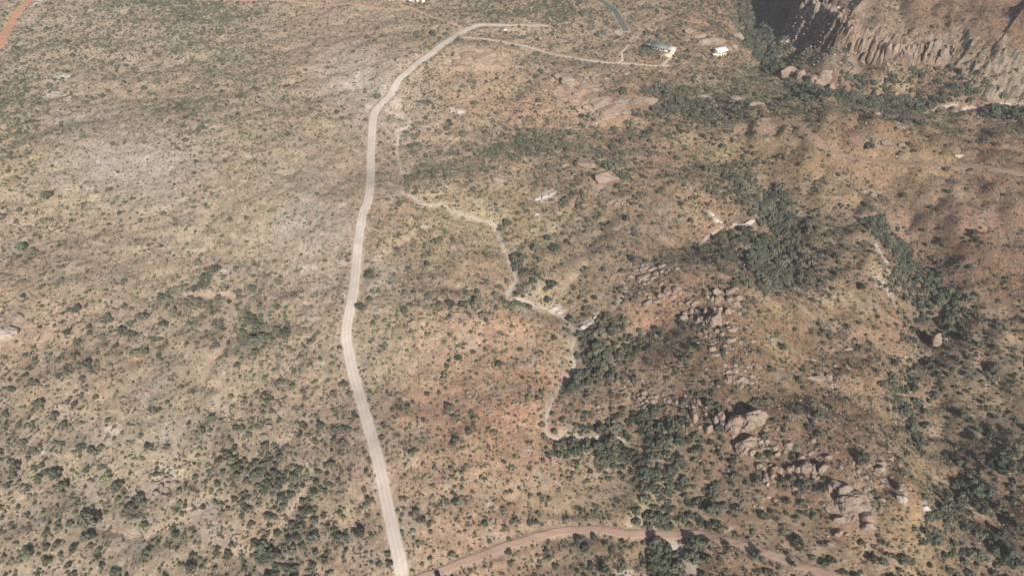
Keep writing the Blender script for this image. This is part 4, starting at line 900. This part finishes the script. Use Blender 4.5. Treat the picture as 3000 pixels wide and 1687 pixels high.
# ------------------------------------------------------------------ scattered stuff by geometry nodes
def scatter_group():
    ng = bpy.data.node_groups.new('scatter', 'GeometryNodeTree')
    ng.interface.new_socket('Geometry', in_out='INPUT', socket_type='NodeSocketGeometry')
    s = ng.interface.new_socket('Object', in_out='INPUT', socket_type='NodeSocketObject')
    ng.interface.new_socket('Geometry', in_out='OUTPUT', socket_type='NodeSocketGeometry')
    n, l = ng.nodes, ng.links
    gi, go = n.new('NodeGroupInput'), n.new('NodeGroupOutput')
    oi = n.new('GeometryNodeObjectInfo'); ip = n.new('GeometryNodeInstanceOnPoints')
    l.new(gi.outputs[1], oi.inputs['Object'])
    oi.inputs['As Instance'].default_value = True
    a1 = n.new('GeometryNodeInputNamedAttribute'); a1.data_type = 'FLOAT_VECTOR'; a1.inputs['Name'].default_value = 'size'
    a2 = n.new('GeometryNodeInputNamedAttribute'); a2.data_type = 'FLOAT_VECTOR'; a2.inputs['Name'].default_value = 'turn'
    l.new(gi.outputs[0], ip.inputs['Points']); l.new(oi.outputs['Geometry'], ip.inputs['Instance'])
    l.new(a1.outputs['Attribute'], ip.inputs['Scale'])
    er = n.new('FunctionNodeEulerToRotation'); l.new(a2.outputs['Attribute'], er.inputs[0]); l.new(er.outputs[0], ip.inputs['Rotation'])
    l.new(ip.outputs[0], go.inputs[0])
    return ng, s.identifier
NG, SID = scatter_group()
def stuff(name, x, y, r, shapes, label, flat=1.0, sink=.05, tall=None):
    for q, me in enumerate(shapes):
        sel = np.arange(len(x)) % len(shapes) == q
        if not sel.any(): continue
        xs, ys, rs_ = x[sel], y[sel], r[sel]
        pm = bpy.data.meshes.new(name); pm.vertices.add(len(xs))
        pm.vertices.foreach_set('co', np.stack([xs, ys, zat(xs, ys) - sink * rs_], 1).astype(np.float32).ravel())
        k = RNG.uniform(.85, 1.15, (len(xs), 3)); k[:, 2] *= flat
        a = pm.attributes.new('size', 'FLOAT_VECTOR', 'POINT'); a.data.foreach_set('vector', (k * rs_[:, None]).astype(np.float32).ravel())
        tv = np.zeros((len(xs), 3)); tv[:, 2] = RNG.uniform(0, 6.283, len(xs))
        a = pm.attributes.new('turn', 'FLOAT_VECTOR', 'POINT'); a.data.foreach_set('vector', tv.astype(np.float32).ravel())
        pm.update()
        src = bpy.data.objects.new(name + '_shape', me)
        o = obj(name, pm, kind='stuff', label=label)
        md = o.modifiers.new('scatter', 'NODES'); md.node_group = NG; md[SID] = src

LM = [('the white-roofed house', 2103, 155), ('the green-roofed house', 1950, 150), ('the end of the grey paved road', 1830, 90), ('the hairpin of the red track', 2232, 360), ('the middle of the red track', 2450, 460), ('the great rounded boulder dome', 2190, 1230),
      ('the square-topped boulder', 2095, 935), ('the jagged outcrop on the ridge crest', 2110, 870), ('the long grey ledge', 1920, 805), ('the leaning grey slabs', 1930, 870), ('the tilted rock fin', 2270, 1375), ('the low wall of rock fins', 2360, 1365), ('the broken pink ledges', 2500, 1470),
      ('the lone crag over the ravine', 2740, 1000), ('the split pink dome', 1400, 165), ('the knobbly pink knoll', 1710, 240), ('the long slanting slab', 1820, 320), ('the fluted pink cliff', 2570, 195), ('the canyon narrows', 2390, 235), ('the junction of the pale and red roads', 1200, 1690), ('the pale road at its sharpest bend', 1020, 960),
      ('the turnout where the pale road straightens', 1100, 300), ('the pale road just above the junction', 1120, 1450), ('the pale road halfway up', 1045, 700), ('the yellow cut bank of the red road', 1800, 1530), ('the red road past the oak grove', 2250, 1600), ('the sandy wash elbow under the clearing', 1600, 1270), ('the pale sand bar in the oak grove', 1830, 1300),
      ('the white outcrops beside the wash', 1640, 915), ('the meeting of the two gullies', 1690, 950), ('the wash bend in the central hollow', 1510, 830), ('the white scar on the oak slope', 2100, 640), ('the pink knob on the scrub slope', 1465, 525), ('the white ledge beside the wash', 1600, 578), ('the little grey knob among the oaks', 480, 1410), ('the pale yellowish slab', 30, 970),
      ('the sharp bend of the red gully', 680, 870), ('the red gully below the bald flat', 640, 1030), ('the rubble patch by the red gully', 655, 1215), ('the forked red gully', 740, 1600), ('the thin gully west of the grey knob', 360, 1400), ('the far bright orange road', 40, 70), ('the two white streaks of rock', 165, 240), ('the grey bald knoll', 1040, 215),
      ('the dry fork of the left gully', 250, 1390), ('the oak ravine behind the ridge', 2700, 820), ('the yellow shoulder over the ravine', 2600, 810), ('the bare patches across the ravine', 2735, 1250), ('the pale tongue near the ravine mouth', 2870, 1490), ('the dense oak slope', 2290, 680), ('the bald pink ridge', 2450, 1250), ('the small bright clearing beside the red road', 1790, 1640),
      ('the rusty patch of ground in the grove', 1950, 1410), ('the red clay clearing', 1450, 1200), ('the open straw slope above the red road', 1650, 1430), ('the brush rows beside the pale road', 1090, 1210), ('the tan hill between road and wash', 1300, 960), ('the grey speckled slope', 870, 640), ('the grassy flat in the upper scrub', 600, 90), ('the far white-walled houses', 1200, 5)]
LMW = np.array([march(a, min(b, 1680))[:2] for _, a, b in LM])
ORDN = ['standing next to', 'second out from', 'third out from', 'fourth out from', 'fifth out from', 'sixth out from', 'seventh out from', 'eighth out from', 'ninth out from', 'tenth out from'] + [w + ' out from' for w in 'eleventh twelfth thirteenth fourteenth fifteenth sixteenth seventeenth eighteenth nineteenth twentieth'.split()]
def sized(r, kd):
    q = dict(oak=(1.5, 2.0), mesq=(1.2, 1.6), jun=(1.0, 1.35), bare=(1.0, 1.3), cact=(.7, .95))[kd]
    return 'small' if r < q[0] else ('mid-sized' if r < q[1] else 'large')
def populate(kd, name, adj, noun, cat, shapes, stuffname, stufflabel, parts=False, count=300, flat=1.0, lift=0.0):
    x, y, r = POP[kd]; z = zat(x, y)
    px, py, dep = proj(x, y, z)
    size = r / dep * FPX
    inside = (px > 8) & (px < PW - 8) & (py > 8) & (py < PH - 8)
    order = np.argsort(-np.where(inside, size, -1)); pick = order[:min(count, int(inside.sum()))]
    D = np.hypot(x[:, None] - LMW[None, :, 0], y[:, None] - LMW[None, :, 1]); near = D.argmin(1); dn = D.min(1)
    rank = np.zeros(len(x), int)
    vz = inside
    for q in range(len(LM)):
        m = np.nonzero((near == q) & vz)[0]; rank[m[np.argsort(dn[m])]] = np.arange(len(m))
    for c, i in enumerate(pick):
        lm = LM[near[i]][0]; sz = sized(r[i], kd)
        lm = lm.replace('the ', '', 1)
        if rank[i] < 20: lb = '%s %s %s, %s the %s' % (sz, adj, noun, ORDN[rank[i]], lm)
        else: lb = '%s %s %s some way from the %s' % (sz, adj, noun, lm)
        if rank[i] >= 20:
            l2 = LM[np.argsort(D[i])[1]][0].replace('the ', '', 1)
            alt = '%s %s between the %s and the %s' % (sz, noun, lm, l2)
            if len(alt.replace('-', ' ').split()) <= 16: lb = alt
        g = '%s %s around the %s' % (sz, noun + ('es' if noun.endswith('sh') else 's'), lm)
        rz = random.uniform(0, 6.283); me = shapes[c % len(shapes)]
        if parts:
            e = obj(name, None, loc=(x[i], y[i], z[i]), rz=rz, label=lb, category=cat, group=g)
            obj('crown', me, e, scale=(r[i] * random.uniform(.9, 1.1), r[i] * random.uniform(.9, 1.1), r[i] * flat))
            obj('trunk', TRUNK[c % 3], e, scale=(r[i],) * 3)
        else:
            obj(name, me, loc=(x[i], y[i], z[i] - .03), rz=rz, scale=(r[i] * random.uniform(.9, 1.1), r[i] * random.uniform(.9, 1.1), r[i] * flat), label=lb, category=cat, group=g)
    rest = np.ones(len(x), bool); rest[pick] = False
    if rest.any(): stuff(stuffname, x[rest], y[rest], r[rest], shapes, stufflabel, flat=flat)
populate('oak', 'oak_tree', 'dark green', 'oak', 'tree', OAK, 'oak_woodland', 'dark green oaks covering the gullies and far slopes', True, flat=1.25)
populate('mesq', 'mesquite_tree', 'grey-green', 'mesquite', 'tree', MESQ, 'mesquite_scrub', 'grey-green mesquite scrub dotted over the slopes', True, flat=1.15)
populate('jun', 'juniper_bush', 'bright green', 'juniper bush', 'bush', JUN, 'juniper_scrub', 'brighter green juniper bushes dotted over the slopes')
populate('bare', 'leafless_shrub', 'grey-brown', 'leafless shrub', 'shrub', BARE, 'leafless_scrub', 'grey leafless shrubs spread over the slopes')
populate('cact', 'prickly_pear', 'pale green', 'prickly pear', 'cactus', CACT, 'prickly_pear_patch', 'pale green prickly pear scattered on open ground')

def fine(name, lam, rr, shapes, label, road=.2, rock=True, flat=1.0):
    x, y, k = scatter(lam)
    ok = (at(RDST, x, y) > road) & (at(WD, x, y) > -.2)
    if rock: ok &= ~at(ROCKM, x, y)
    x, y = x[ok], y[ok]
    stuff(name, x, y, RNG.uniform(*rr, len(x)), shapes, label, flat)
    print(name, len(x))
cb = np.clip(np.exp(fbm(AX / 7, AY / 7, 3, 161) * 2.6), .1, 5)
mesa_ = sstep(5, 30, cliff_sd(AX, AY)[0])
fine('low_brush', (.10 + .018 * d_ + .12 * mesa_ + .07 * sstep(1700, 2300, dpx)) * cb, (.26, .66), BRUSH, 'low dry brush speckling the slopes')
cs = np.clip(np.exp(fbm(AX / 11, AY / 11, 3, 171) * 3), .1, 4)
fine('grass_tufts', .075 * cs * (1 + sstep(1700, 2300, dpx)), (.35, .7), TUFT, 'dry straw-coloured grass tufts on open ground')
fine('loose_stones', (.006 + .03 * (fbm(AX / 18, AY / 18, 2, 181) > .22)) * (.6 + sstep(1500, 2200, dpx) * 2), (.25, .8), STONE, 'loose stones strewn over the slopes', flat=.8)
# boulder rubble below the crags and around outcrops
def rubble(name, pxs, n, rad, rr, shapes, label):
    X = []; Y = []
    for (a, b) in pxs:
        c = march(a, b); X.append(c[0] + RNG.normal(0, rad, n)); Y.append(c[1] + RNG.normal(0, rad, n))
    X = np.concatenate(X); Y = np.concatenate(Y); r = RNG.uniform(rr[0], rr[1], len(X)) * RNG.uniform(.5, 1, len(X))
    ok = (at(RDST, X, Y) > 1.0) & (at(WD, X, Y) > .2)
    stuff(name, X[ok], Y[ok], r[ok], shapes, label, flat=.8)
rubble('talus', [(2290, 105), (2320, 95), (2350, 100), (2375, 115), (2385, 122), (2300, 112), (2340, 112)], 90, 5, (.7, 1.9), STONE + STONEW[:1] + STONE, 'pale talus boulders below the dark crags')
rubble('rim_rubble', [(2440, 145), (2460, 165), (2415, 90), (2400, 60), (2360, 50), (2290, 170), (2650, 200), (2700, 190), (2230, 175)], 50, 8, (.6, 1.8), STONE, 'broken rocks under the mesa rim')
rubble('outcrop_rubble', [(r_[0], r_[1]) for r_ in [(2010, 1220), (2240, 1300), (2310, 1380), (2380, 1370), (2470, 1440), (2520, 1490), (2090, 990), (2040, 930), (2130, 870), (2160, 990), (1940, 860), (1900, 810), (2580, 1370), (2420, 1100), (2180, 1090), (2150, 1110), (1400, 1180), (1880, 1170), (1910, 1180), (1470, 520), (1720, 240), (480, 1410), (655, 1215), (430, 1170), (2560, 420), (2380, 760)]], 44, 6, (.35, 1.7), STONE, 'broken stones around the outcrops')

# ------------------------------------------------------------------ houses
def box(V, F, x0, x1, y0, y1, z0, z1):
    o = len(V); V += [(x0, y0, z0), (x1, y0, z0), (x1, y1, z0), (x0, y1, z0), (x0, y0, z1), (x1, y0, z1), (x1, y1, z1), (x0, y1, z1)]
    F += [(o, o + 3, o + 2, o + 1), (o + 4, o + 5, o + 6, o + 7), (o, o + 1, o + 5, o + 4), (o + 1, o + 2, o + 6, o + 5), (o + 2, o + 3, o + 7, o + 6), (o + 3, o, o + 4, o + 7)]
def boxes(name, L, m, parent, **kw):
    V = []; F = []
    for b in L: box(V, F, *b)
    return obj(name, mesh_np(name, np.array(V, float), np.array(F), [m]), parent, **kw)
def gable(name, x0, x1, y0, y1, z0, zr, m, parent, over=.5, th=.14, axis='x'):
    """pitched roof with real thickness, ridge along x"""
    ym = (y0 + y1) / 2; sl = (zr - z0) / (ym - y0)
    e0, e1 = y0 - over, y1 + over; ze = z0 - over * sl; xa, xb = x0 - over, x1 + over
    V = [(xa, e0, ze), (xb, e0, ze), (xb, ym, zr), (xa, ym, zr), (xb, e1, ze), (xa, e1, ze)]
    V = V + [(a, b, c - th) for a, b, c in V]
    F4 = np.array([(0, 1, 2, 3), (3, 2, 4, 5), (7, 6, 9, 8), (8, 9, 11, 10), (0, 6, 7, 1), (5, 4, 10, 11), (1, 7, 8, 2), (2, 8, 10, 4), (0, 3, 9, 6), (3, 5, 11, 9)])
    return obj(name, mesh_np(name, np.array(V, float), F4, [m]), parent)
def gable_end(V, F, x, y0, y1, z0, zr, th=.2):
    o = len(V); ym = (y0 + y1) / 2
    V += [(x, y0, z0), (x, y1, z0), (x, ym, zr), (x + th, y0, z0), (x + th, y1, z0), (x + th, ym, zr)]
    return [(o, o + 2, o + 1), (o + 3, o + 4, o + 5)], [(o, o + 1, o + 4, o + 3), (o + 1, o + 2, o + 5, o + 4), (o + 2, o, o + 3, o + 5)]
M_white = plain('white_metal_roof', (.80, .80, .82), .5, .3, 0, .05); M_cream = plain('cream_stucco', (.62, .54, .38), .9); M_glass = plain('dark_glass', (.03, .035, .045), .15, .6)
M_green = plain('green_metal_roof', (.15, .20, .165), .55, .3, 0, .1, 1); M_gry = plain('pale_metal_roof', (.46, .45, .43), .55, .3); M_peach = plain('peach_patio', (.62, .48, .40), .9); M_dark = plain('dark_timber', (.07, .055, .045), .8)
M_wall = plain('white_stucco', (.66, .62, .56), .9)
def window_at(parent, x, y, z, w=1.0, h=1.0, face='y', hinge=None):
    fr = [(x - w / 2 - .1, x + w / 2 + .1, y - .06, y, z - .1, z), (x - w / 2 - .1, x + w / 2 + .1, y - .06, y, z + h, z + h + .1), (x - w / 2 - .1, x - w / 2, y - .06, y, z, z + h), (x + w / 2, x + w / 2 + .1, y - .06, y, z, z + h)]
    f = boxes('window', fr, M_dark, parent)
    boxes('pane', [(x - w / 2, x + w / 2, y - .03, y - .01, z, z + h)], M_glass, f)
def level(px, py): X = march(px, py); return X
def pad(X, r):
    """level the ground under a building"""
    pass
# white-roofed house: two-storey cream block with low pitched white roof and a lean-to porch on its west side
X = level(2108, 167)
hz = min(zat(np.array([X[0] + a for a in (-6, 0, 6)]), np.array([X[1] + b for b in (-3, 3, 8)])))
h1 = obj('house', None, loc=(X[0] + .5, X[1] + 3.5, X[2] - .2), rz=R(24), label='small cream house with a bright white metal roof by rocks', category='house')
V = []; F = []
box(V, F, -4.2, 4.2, -3.6, 3.6, -2.5, 4.9); f3 = []; f4 = list(F)
for xx in (-4.2, 4.0):
    a, b = gable_end(V, F, xx, -3.6, 3.6, 4.9, 5.9); f3 += a; f4 += b
obj('wall', mesh_np('wall', np.array(V, float), [np.array(f4), np.array(f3)], [M_cream]), h1)
gable('roof', -4.2, 4.2, -3.6, 3.6, 4.95, 6.15, M_white, h1, .7)
for xx in (-2.9, -.6, 1.4, 3.1): window_at(h1, xx, -3.6, 3.0, .8, 1.0)
for xx in (-2.4, 2.4): window_at(h1, xx, -3.6, .5, .9, 1.2)
dr = boxes('door', [(-.1, .9, -3.66, -3.6, -.1, 2.0)], M_dark, h1); boxes('handle', [(.72, .8, -3.7, -3.66, .9, 1.0)], M_gry, dr)
boxes('porch_roof', [(-8.0, -4.25, -3.4, .2, 2.7, 2.85)], M_white, h1)
for yy in (-3.2, -.1): boxes('porch_post', [(-7.85, -7.7, yy, yy + .15, -2.4, 2.7)], M_dark, h1)
boxes('porch_deck', [(-8.0, -4.25, -3.4, .2, -2.4, .15)], M_dark, h1)
# green-roofed house: long low L with a green wing, a pale wing and a peach patio
X = level(1950, 152)
h2 = obj('house', None, loc=(X[0] - 1, X[1] + 4, X[2] - .1), rz=R(-27), label='long low house with a faded green roof and peach patio', category='house')
V = []; F = []; box(V, F, -9.5, 9.5, -3.2, 3.2, -2.5, 2.7); f4 = list(F); f3 = []
for xx in (-9.5, 9.3):
    a, b = gable_end(V, F, xx, -3.2, 3.2, 2.7, 3.7); f3 += a; f4 += b
obj('wall', mesh_np('wall', np.array(V, float), [np.array(f4), np.array(f3)], [M_wall]), h2)
gable('roof', -9.5, 2.4, -3.2, 3.2, 2.75, 3.95, M_green, h2, .8)
gable('roof', 4.02, 9.5, -3.2, 3.2, 2.75, 3.95, M_gry, h2, .8)
boxes('patio', [(2.2, 8.8, -8.6, -3.25, -2.5, .25)], M_peach, h2)
boxes('carport_roof', [(-15.2, -10.4, -3.6, 1.0, 2.5, 2.64)], M_green, h2)
for a, b in ((-15, -3.4), (-15, .7), (-10.8, -3.4), (-10.8, .7)): boxes('carport_post', [(a, a + .16, b, b + .16, -2.5, 2.5)], M_dark, h2)
for xx in (-8, -5.5, -1, 1): window_at(h2, xx, -3.2, .9, 1.2, 1.1)
dr = boxes('door', [(-3.6, -2.6, -3.26, -3.2, -.1, 2.0)], M_dark, h2); boxes('handle', [(-2.8, -2.7, -3.3, -3.26, .9, 1.0)], M_gry, dr)
window_at(h2, 5.5, -3.2, .6, 2.0, 1.6)
# far white houses at the top edge
X = level(1206, 5)
h3 = obj('house', None, loc=(X[0] - 1, X[1] + 3, X[2] - .2), rz=R(-8), label='white-walled house with a flat pale roof at the far edge', category='house')
boxes('wall', [(-7, 3.0, -3, 3, -2, 2.9), (3.0, 8.2, -4.6, 3, -2, 3.3)], M_wall, h3); boxes('roof', [(-7.3, 2.97, -3.3, 3.3, 2.92, 3.15), (3.03, 8.5, -4.9, 3.3, 3.32, 3.55)], M_white, h3)
for xx in (-5, -2.4): window_at(h3, xx, -3, .8, 1.6, 1.3)
window_at(h3, 5.6, -4.6, .9, 1.8, 1.4)
X = level(1146, 3)
h4 = obj('shed', None, loc=(X[0], X[1] + 2, X[2] - .2), rz=R(10), label='small white shed beside the far white-walled house', category='shed')
boxes('wall', [(-1.7, 1.7, -1.4, 1.4, -1.2, 2.3)], M_white, h4); gable('roof', -1.7, 1.7, -1.4, 1.4, 2.32, 2.9, M_white, h4, .25); boxes('door', [(-.5, .5, -1.46, -1.4, 0, 1.9)], M_dark, h4)
X = level(1240, 9)
tk = obj('water_tank', None, loc=(X[0], X[1] + 1, X[2] - .1), label='round pale water tank among bushes near the far house', category='tank')
def cyl(name, r, z0, z1, m, parent, n=20, cone=0):
    V = [(r * math.cos(k / n * 6.283), r * math.sin(k / n * 6.283), z) for z in (z0, z1) for k in range(n)] + [(0, 0, z1 + cone)]
    F4 = np.array([(k, (k + 1) % n, n + (k + 1) % n, n + k) for k in range(n)]); F3 = np.array([(n + k, n + (k + 1) % n, 2 * n) for k in range(n)])
    return obj(name, mesh_np(name, np.array(V), [F4, F3], [m]), parent)
cyl('barrel', 1.7, -.6, 2.3, M_peach, tk); cyl('lid', 1.8, 2.32, 2.4, M_wall, tk, cone=.45)
# a small white trailer by the first bend at the top
X = level(1480, 92)
tr = obj('trailer', None, loc=X, scale=(.8, .8, .8), rz=R(15), label='tiny white trailer parked in scrub under the far road', category='trailer')
boxes('body', [(-1.6, 1.6, -.9, .9, .5, 2.2)], M_white, tr)
for a in (-.9, .9):
    w_ = cyl('wheel', .32, -.1, .1, M_dark, tr); w_.rotation_euler = (math.pi / 2, 0, 0); w_.location = (0, a * 1.02, .34)
boxes('hitch', [(1.6, 2.5, -.05, .05, .45, .55)], M_dark, tr)

# ------------------------------------------------------------------ car on the red road
X = level(1284, 1689)
car = obj('car', None, loc=(X[0], X[1], X[2] + .10), rz=R(205 - 90), label='dark navy car driving on the red dirt road', category='car')
M_paint = plain('navy_paint', (.012, .018, .04), .25, .6, .2, .1); M_tyre = plain('tyre_rubber', (.02, .02, .02), .9); M_rim = plain('alloy', (.45, .45, .47), .35, .5, .8); M_lamp = plain('lamp_lens', (.7, .7, .7), .2, .5); M_red_l = plain('tail_lens', (.35, .02, .02), .3, .5)
def loft(name, secs, m, parent, sub=1):
    """secs: list of (x, [(y, z), ...]) cross sections front to back, closed loops"""
    n = len(secs[0][1]); V = [(x, y, z) for x, L in secs for y, z in L]; F = []
    for s in range(len(secs) - 1):
        for k in range(n): F.append((s * n + k, (s + 1) * n + k, (s + 1) * n + (k + 1) % n, s * n + (k + 1) % n))
    me = bpy.data.meshes.new(name); me.from_pydata(V, [], F + [tuple(range(n)), tuple(reversed(range((len(secs) - 1) * n, len(secs) * n)))])
    me.materials.append(m)
    for p in me.polygons: p.use_smooth = True
    o = obj(name, me, parent)
    b = o.modifiers.new('bevel', 'BEVEL'); b.width = .05; b.segments = 2
    return o
def sec(w, z0, z1, w2=None):
    w2 = w2 or w * .93
    return [(-w, z0), (w, z0), (w * 1.02, (z0 + z1) / 2), (w2, z1), (-w2, z1), (-w * 1.02, (z0 + z1) / 2)]
loft('body', [(2.3, sec(.72, .38, .62)), (2.15, sec(.86, .26, .78)), (1.3, sec(.92, .24, .95)), (.7, sec(.93, .24, 1.02)), (-1.3, sec(.93, .24, 1.05)), (-2.1, sec(.9, .28, 1.02)), (-2.28, sec(.8, .4, .9))], M_paint, car)
loft('cabin', [(1.0, sec(.82, .98, 1.03, .8)), (.3, sec(.84, .98, 1.52, .64)), (-.9, sec(.84, .98, 1.58, .64)), (-1.75, sec(.82, .98, 1.45, .62)), (-2.05, sec(.8, .98, 1.05, .76))], M_glass, car)
boxes('roof', [(-1.55, .25, -.58, .58, 1.585, 1.62)], M_paint, car)
for a in (-1.45, 1.42):
    for b in (-.88, .88):
        w_ = cyl('wheel', .34, -.11, .11, M_tyre, car); w_.rotation_euler = (math.pi / 2, 0, 0); w_.location = (a, b, .33)
        rm = cyl('rim', .2, -.12, .12, M_rim, w_)
for b in (-.6, .6):
    boxes('headlight', [(2.24, 2.32, b - .16, b + .16, .58, .7)], M_lamp, car); boxes('tail_light', [(-2.33, -2.24, b - .16, b + .16, .7, .86)], M_red_l, car)
    boxes('mirror', [(.75, .95, b * 1.65 - .1, b * 1.65 + .1, .98, 1.12)], M_paint, car)
# post at the junction
X = level(1215, 1684)
ps = obj('marker_post', None, loc=X, label='short dark marker post at the road junction', category='post')
boxes('post', [(-.06, .06, -.06, .06, -.3, 1.3)], M_dark, ps); boxes('sign_plate', [(-.22, .22, -.09, -.065, .85, 1.25)], M_dark, ps)

# ------------------------------------------------------------------ air
HAZE = True
if HAZE:
    V = []; F = []; box(V, F, -16000, 16000, -16000, 16000, -90, 330)
    M_haze = bpy.data.materials.new('haze'); M_haze.use_nodes = True
    n, l = M_haze.node_tree.nodes, M_haze.node_tree.links
    n.clear(); out = n.new('ShaderNodeOutputMaterial'); pv = n.new('ShaderNodeVolumePrincipled')
    pv.inputs['Color'].default_value = (.86, .9, 1, 1); pv.inputs['Density'].default_value = .00012; pv.inputs['Anisotropy'].default_value = 0.0
    l.new(pv.outputs[0], out.inputs['Volume'])
    obj('haze', mesh_np('haze', np.array(V, float), np.array(F), [M_haze]), kind='stuff', label='thin pale haze in the air')
print('objects', len(S.objects))
